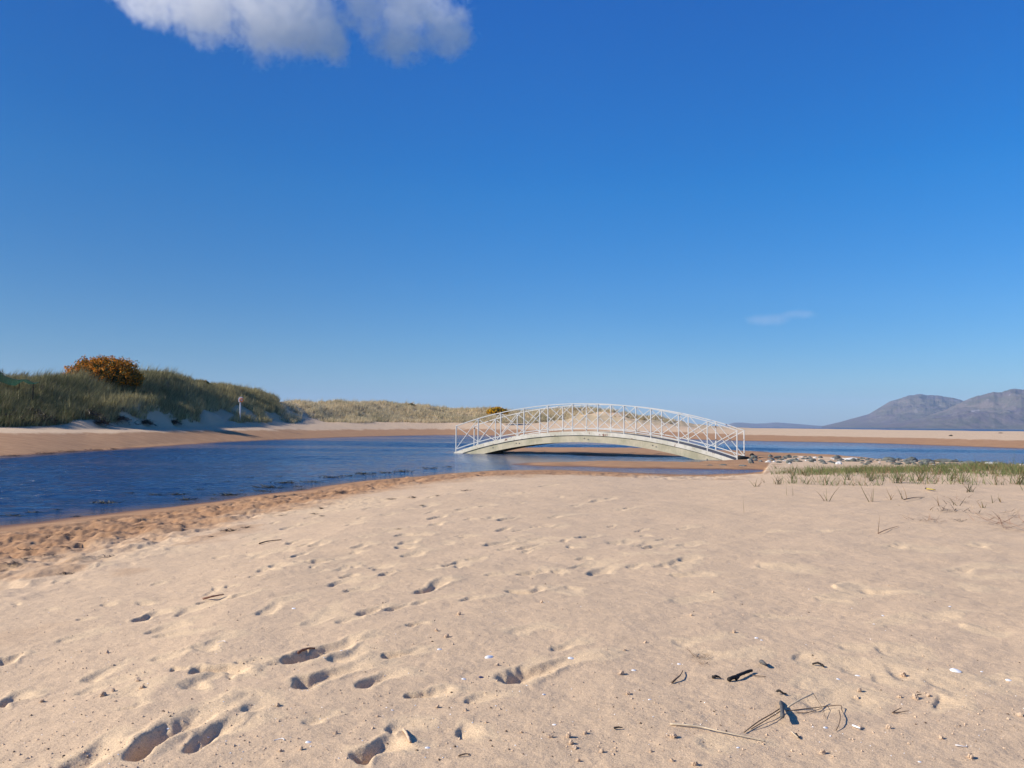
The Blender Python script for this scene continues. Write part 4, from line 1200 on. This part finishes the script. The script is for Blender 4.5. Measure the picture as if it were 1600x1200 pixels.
tube('small_twig', [gp(1426, 1087.5, .008), gp(1440, 1085.5, .010)], .0022, M_BROWNW, 'short brown twig laid across a sand clump', 'twig')
tube('drift_stem', [gp(405, 849, .01), gp(418, 845, .012), gp(440, 842.5, .006)], .006, M_BROWNW, 'long dark stem lying on the dry sand near the wet edge', 'stem')
tube('yellow_strip', [gp(1448, 764, .02), gp(1456, 765, .03), gp(1462, 766, .02)], .012, M_YELLOW, 'faded yellow plastic strip lying in the sand by the grass', 'plastic strip', .6)
tube('black_tip', [gp(1445.5, 763, .03), gp(1448, 764, .02)], .013, M_BLACKP, 'black cap at the end of the yellow strip', 'plastic cap', .8)
tube('runner', [gp(1412, 781, .02), gp(1428, 778, .03), gp(1445, 777, .01)], .006, M_BROWNW, 'long dark runner root crossing the sand below the yellow strip', 'root')
tube('runner', [gp(1372, 834, .008), gp(1385, 828, .015), gp(1404, 822, .008)], .0035, M_REDW, 'thin red runner lying from the foremost lone stalk', 'root')
for i, (px, py, L, n_, lab, mt_, c_) in enumerate(((1091, 1029, .075, 22, 'bundle of fine brown twigs lying on the sand', M_STALK, (.20, .12, .07)), (1098, 1040, .035, 8, 'knot of short brown stems under the twig bundle', M_STALK, (.17, .10, .06)),
        (1480, 800, .26, 26, 'dark tangled root pile on the small sand rise', M_STALK, (.06, .045, .035)), (1450, 815, .24, 16, 'red brown roots spread left of the dark root pile', M_STALK, (.22, .12, .07)),
        (1497, 815, .10, 9, 'dark knot of root just below the dark root pile', M_STALK, (.06, .045, .035)), (1556, 820, .34, 16, 'red brown roots spreading near the right edge', M_STALK, (.24, .13, .08)),
        (1590, 828, .30, 18, 'red brown root heap cut by the right edge', M_STALK, (.24, .13, .08)), (1520, 803, .16, 8, 'thin black twigs right of the dark root pile', M_STALK, (.04, .035, .03)),
        (1500, 785, .30, 12, 'loose brown stems between grass and dark root pile', M_STALK, (.22, .13, .08)), (1570, 806, .28, 10, 'pale broken stems above the red brown roots', M_STALK, (.34, .25, .17)))):
    p = G(px, py)
    twigs('twig_bundle', lab, 'twigs', (p.x, p.y, p.z + .003), n_, L, .12, mt_, .0035 if L < .1 else .008, 700 + i, 1.38, flat=True, forks=1, col=c_)
tube('weed_strand', [gp(465, 1020, .004), gp(474, 1016, .006), gp(483, 1013, .006), gp(492, 1014, .004)], .0055, M_REDW, 'red brown seaweed strand in the rim of the big footprint', 'seaweed', .5, .0018, 20)
tube('weed_strand', [gp(318, 936, .01), gp(333, 932, .016), gp(350, 929, .012)], .007, M_REDW, 'brown seaweed strand along the rim of a footprint at the left', 'seaweed', .4, .003, 21)
tube('weed_strand', [gp(630, 1141, .004), gp(634, 1146, .008), gp(638, 1154, .008), (gp(641, 1160, .004))], .0045, M_CLUMP, 'sand coated curved stem in the foreground', 'stem', .8, .001, 22)
tube('weed_strand', [gp(716, 1182, .003), gp(726, 1179, .007), gp(733, 1179, .003)], .0022, M_BROWNW, 'tiny brown curl near the bottom of the view', 'stem', .5)
tube('dark_sliver', [gp(959, 1138, .004), gp(967, 1136.5, .008), gp(973, 1137.5, .003)], .0032, M_BLACKW, 'dark sliver left of the long pale stick', 'wood fragment', .3)

def shell(px, py, wpx, lab, mat=M_SHELL, rz=0.0, asp=.62, tilt=.25, seed=0, group=None, arc_=math.pi * 2):
    """cupped ribbed shell half"""
    p = G(px, py); s = wpx * p.length / FPX / 2
    V, Fc = [], []
    nr, na = 4, 14
    for i in range(nr + 1):
        for k in range(na):
            a = k / na * 2 * math.pi; r_ = i / nr
            x = r_ * math.cos(a); y = r_ * math.sin(a) * asp
            x -= .35 * (1 - r_) ; rib = 1 + .02 * math.cos(a * 9) * r_
            V.append((x * s * rib, y * s * rib, s * (.34 * (1 - r_ ** 2))))
    for i in range(nr):
        for k in range(na):
            a, b_ = i * na + k, i * na + (k + 1) % na
            Fc.append((a, a + na, b_ + na, b_))
    me = mesh_np('shell', V, Fc)
    o = obj('shell', me, mat, loc=(p.x, p.y, p.z + s * .10))
    o.rotation_euler = (tilt, random.uniform(-.2, .2), rz)
    return tag(o, lab, 'shell', group)
sh = [(764, 1028, 14, 'largest white shell, lying in the middle of the footprints', M_SHELL, .6), (687, 1015.5, 8, 'round white shell left of the largest one', M_SHELL, .2), (725, 1062, 8, 'white shell directly below the largest pair', M_SHELL, .1),
      (752, 1059, 9, 'dark blue mussel shell beside a white shell', M_SHELLB, .3), (482, 1160.5, 9, 'small oval white shell at the lower left', M_SHELL, .1), (535, 1018, 9, 'pale shell lying inside the big footprint', M_SHELL, .6),
      (1493, 1049.5, 14, 'pointed bright white shell fragment on the right', M_SHELL, -.4), (1576, 1063.5, 8, 'narrow white shell fragment near the right edge', M_SHELL, -.2), (1340, 1057, 8, 'triangular white shell fragment right of the hooked twig', M_SHELL, -.3),
      (1484, 948, 4, 'tiny bright shell high on the right sand', M_SHELL, 0), (1437, 1191, 5, 'tiny white shell by the bottom edge on the right', M_SHELL, 0), (1153, 1169, 5, 'white shell chip between clump and bottom edge', M_SHELL, .3),
      (1182, 998, 6, 'left shell of a close pair above the twig bundle', M_SHELL, .1), (1190, 1001, 4, 'right shell of a close pair above the twig bundle', M_SHELL, -.2), (850, 1086, 6, 'white shell at the foot of the long scraped footprint', M_SHELL, .5),
      (668, 1169, 8, 'grey shell sliver near the bottom centre', M_SHELL, .1), (866, 1133, 6, 'white shell sliver left of the dark sliver', M_SHELL, -.1), (1015, 1094, 5, 'white shell chip left of the long pale stick', M_SHELL, .2),
      (990, 1048, 7, 'flat white shell strip in the centre right', M_SHELL, 0), (892, 1029, 10, 'thin white shell edge above the long scraped footprint', M_SHELL, .05), (1061, 1038, 6, 'pale shell chip left of the twig bundle', M_SHELL, .1),
      (1290, 1138, 7, 'pale shell sliver below the root threads', M_SHELL, .3), (1310, 1062, 6, 'bluish white shell chip left of the triangular one', M_SHELL, 0), (262, 1139, 5, 'white shell on the rim of the large lower left footprint', M_SHELL, 0),
      (325, 1153, 5, 'white chip right of the large lower left footprint', M_SHELL, 0), (613, 1110, 4, 'white chip near the bottom centre footprints', M_SHELL, 0), (459, 951, 6, 'white shell upper left of the big footprint', M_SHELL, 0),
      (1534, 1050.0, 4, 'small white chip right of the pointed fragment', M_SHELL, 0), (1380, 963, 5, 'small pale shell far out on the right sand', M_SHELL, 0), (1365, 976, 4, 'pale chip among pebbles on the right sand', M_SHELL, 0)]
for i, (px, py, wpx, lab, mt_, rz_) in enumerate(sh):
    shell(px, py, wpx, lab, mt_, rz_, .62 if wpx < 12 else .7, .25, i)
for px, py, s_, a0, lab in ((435, 1159, 8, .2, 'broken ring of white shell at the lower left'), (1500, 1165, 8, 3.5, 'thin curved white shell rim near the bottom right'), (345, 1005, 6, .3, 'small white shell crescent left of the big footprint')):
    p = G(px, py); s = s_ * p.length / FPX
    tube('broken_shell', [p + Vector((math.cos(a0 + k * .45) * s, math.sin(a0 + k * .45) * s * .8, .003 + .002 * math.sin(k))) for k in range(7)], .0012, M_SHELL, lab, 'shell', .6)

CLUMPS = [rock_mesh('sand_clump', 40 + s, 3, .8, .9, 4) for s in range(6)]
for c_ in CLUMPS: c_.materials.append(M_CLUMP)
def clump(px, py, wpx, lab, i, group=None):
    p = G(px, py); s = wpx * p.length / FPX * .8
    o = obj('sand_clump', CLUMPS[i % 6], loc=(p.x, p.y, p.z + s * .18)); o.scale = (s, s * .85, s * .85)
    o.rotation_euler = (i, i * 2.1, i * .7)
    return tag(o, lab, 'sand clump', group)
cl = [(1052, 1153, 14, 'round sand clump below the long pale stick'), (888, 1153, 13, 'upper lump of the crumbled sand pile'), (893, 1163, 12, 'middle lump of the crumbled sand pile'), (898, 1170, 12, 'lowest lump of the crumbled sand pile'),
      (861, 1153, 12, 'sand clump left of the crumbled sand pile'), (971, 1054, 12, 'sand clump left of the dark curved leaf'), (981, 1085, 10, 'lone sand clump in the lower middle'), (1411, 1057, 12, 'sand clump with a dark side below the shell pair on the right'),
      (1430, 1092, 12, 'sand clump under the short brown twig'), (1405, 1090, 8, None), (1450, 1088, 8, None), (1516, 1185, 12, 'sand clump near the bottom right corner'), (1595, 1119, 9, 'sand clump at the right edge'),
      (1471, 1155, 9, None), (1285, 1178, 12, 'sand clump at the bottom right of centre'), (915, 1147, 10, None), (1085, 1196, 14, 'sand clump cut by the bottom edge'), (1050, 1190, 9, None), (903, 1190, 10, None), (940, 1176, 10, None),
      (1343, 1081, 10, None), (1338, 1091, 9, None), (1345, 1139, 10, None), (1388, 1140, 10, None), (1017, 1175, 8, None), (161, 1087, 12, 'sand clump at the left between two footprints'), (177, 1080, 8, None), (222, 1075, 10, None), (215, 1064, 10, None),
      (66, 1096, 8, None), (168, 1019, 8, None), (438, 1174, 8, None), (470, 1172, 10, None), (435, 1103, 9, None), (683, 1106, 9, None), (728, 1111, 7, None), (777, 1040, 8, None), (698, 996, 10, None), (717, 961, 9, None), (682, 986, 8, None),
      (847, 943, 8, None), (1114, 926, 6, None), (1008, 1005, 8, None), (1080, 962, 6, None), (1147, 989, 8, None), (976, 1017, 7, None), (525, 1147, 8, None), (815, 1146, 7, None), (760, 1130, 7, None), (590, 1120, 6, None)]
for i, (px, py, wpx, lab) in enumerate(cl):
    clump(px, py, wpx, lab or 'small crumbly clump of dried sand on the beach', i, None if lab else 'small sand clumps')

# uncountable crumbs and shell grit
def scatter(name, n, smin, smax, mat, label, seed, ypow=1.0, col=None):
    g = np.random.default_rng(seed)
    py = 800 + 400 * g.random(n) ** ypow; px = g.uniform(-60, 1660, n)
    ok = py > 860 - px * .12
    px, py = px[ok], py[ok]
    d = np.array([tuple(P(a, b_, .37)) for a, b_ in zip(px, py)])
    keep = fbm(d[:, 0], d[:, 1], 1.3, 3) > g.uniform(-.5, .25, len(d))
    d = d[keep]; n = len(d)
    z = terrain(d[:, 0], d[:, 1])[0]
    s = smin + (smax - smin) * g.random(n) ** 3
    base = np.array([(1, 0, 0), (-.2, .9, 0), (-.9, -.1, 0), (.1, -.8, 0), (0, .1, .75), (.1, 0, -.5)])
    ang = g.uniform(0, 2 * np.pi, n); c, sn = np.cos(ang), np.sin(ang)
    jit = base[None] * g.uniform(.6, 1.3, (n, 6, 1))
    X = (jit[..., 0] * c[:, None] - jit[..., 1] * sn[:, None]) * s[:, None] + d[:, 0:1]
    Y = (jit[..., 0] * sn[:, None] + jit[..., 1] * c[:, None]) * s[:, None] + d[:, 1:2]
    Z_ = jit[..., 2] * s[:, None] + z[:, None] + s[:, None] * .15
    T = np.array([(0, 1, 4), (1, 2, 4), (2, 3, 4), (3, 0, 4), (1, 0, 5), (2, 1, 5), (3, 2, 5), (0, 3, 5)])
    Tt = (np.arange(n) * 6)[:, None, None] + T[None]
    V = np.stack([X, Y, Z_], -1).reshape(-1, 3)
    return tag(obj(name, mesh_np(name, V, Tt.reshape(-1, 3), False), mat), kind='stuff', label=label)
scatter('sand_crumbs', 4200, .0014, .006, M_CLUMP, 'tiny crumbs of dried sand over the beach', 81, .8)
scatter('dark_crumbs', 700, .0018, .006, M_BROWNW, 'tiny dark bits of dry weed over the beach', 82, .8)
scatter('shell_grit', 800, .0012, .0036, M_SHELL, 'tiny white shell grit over the beach', 83, .8)
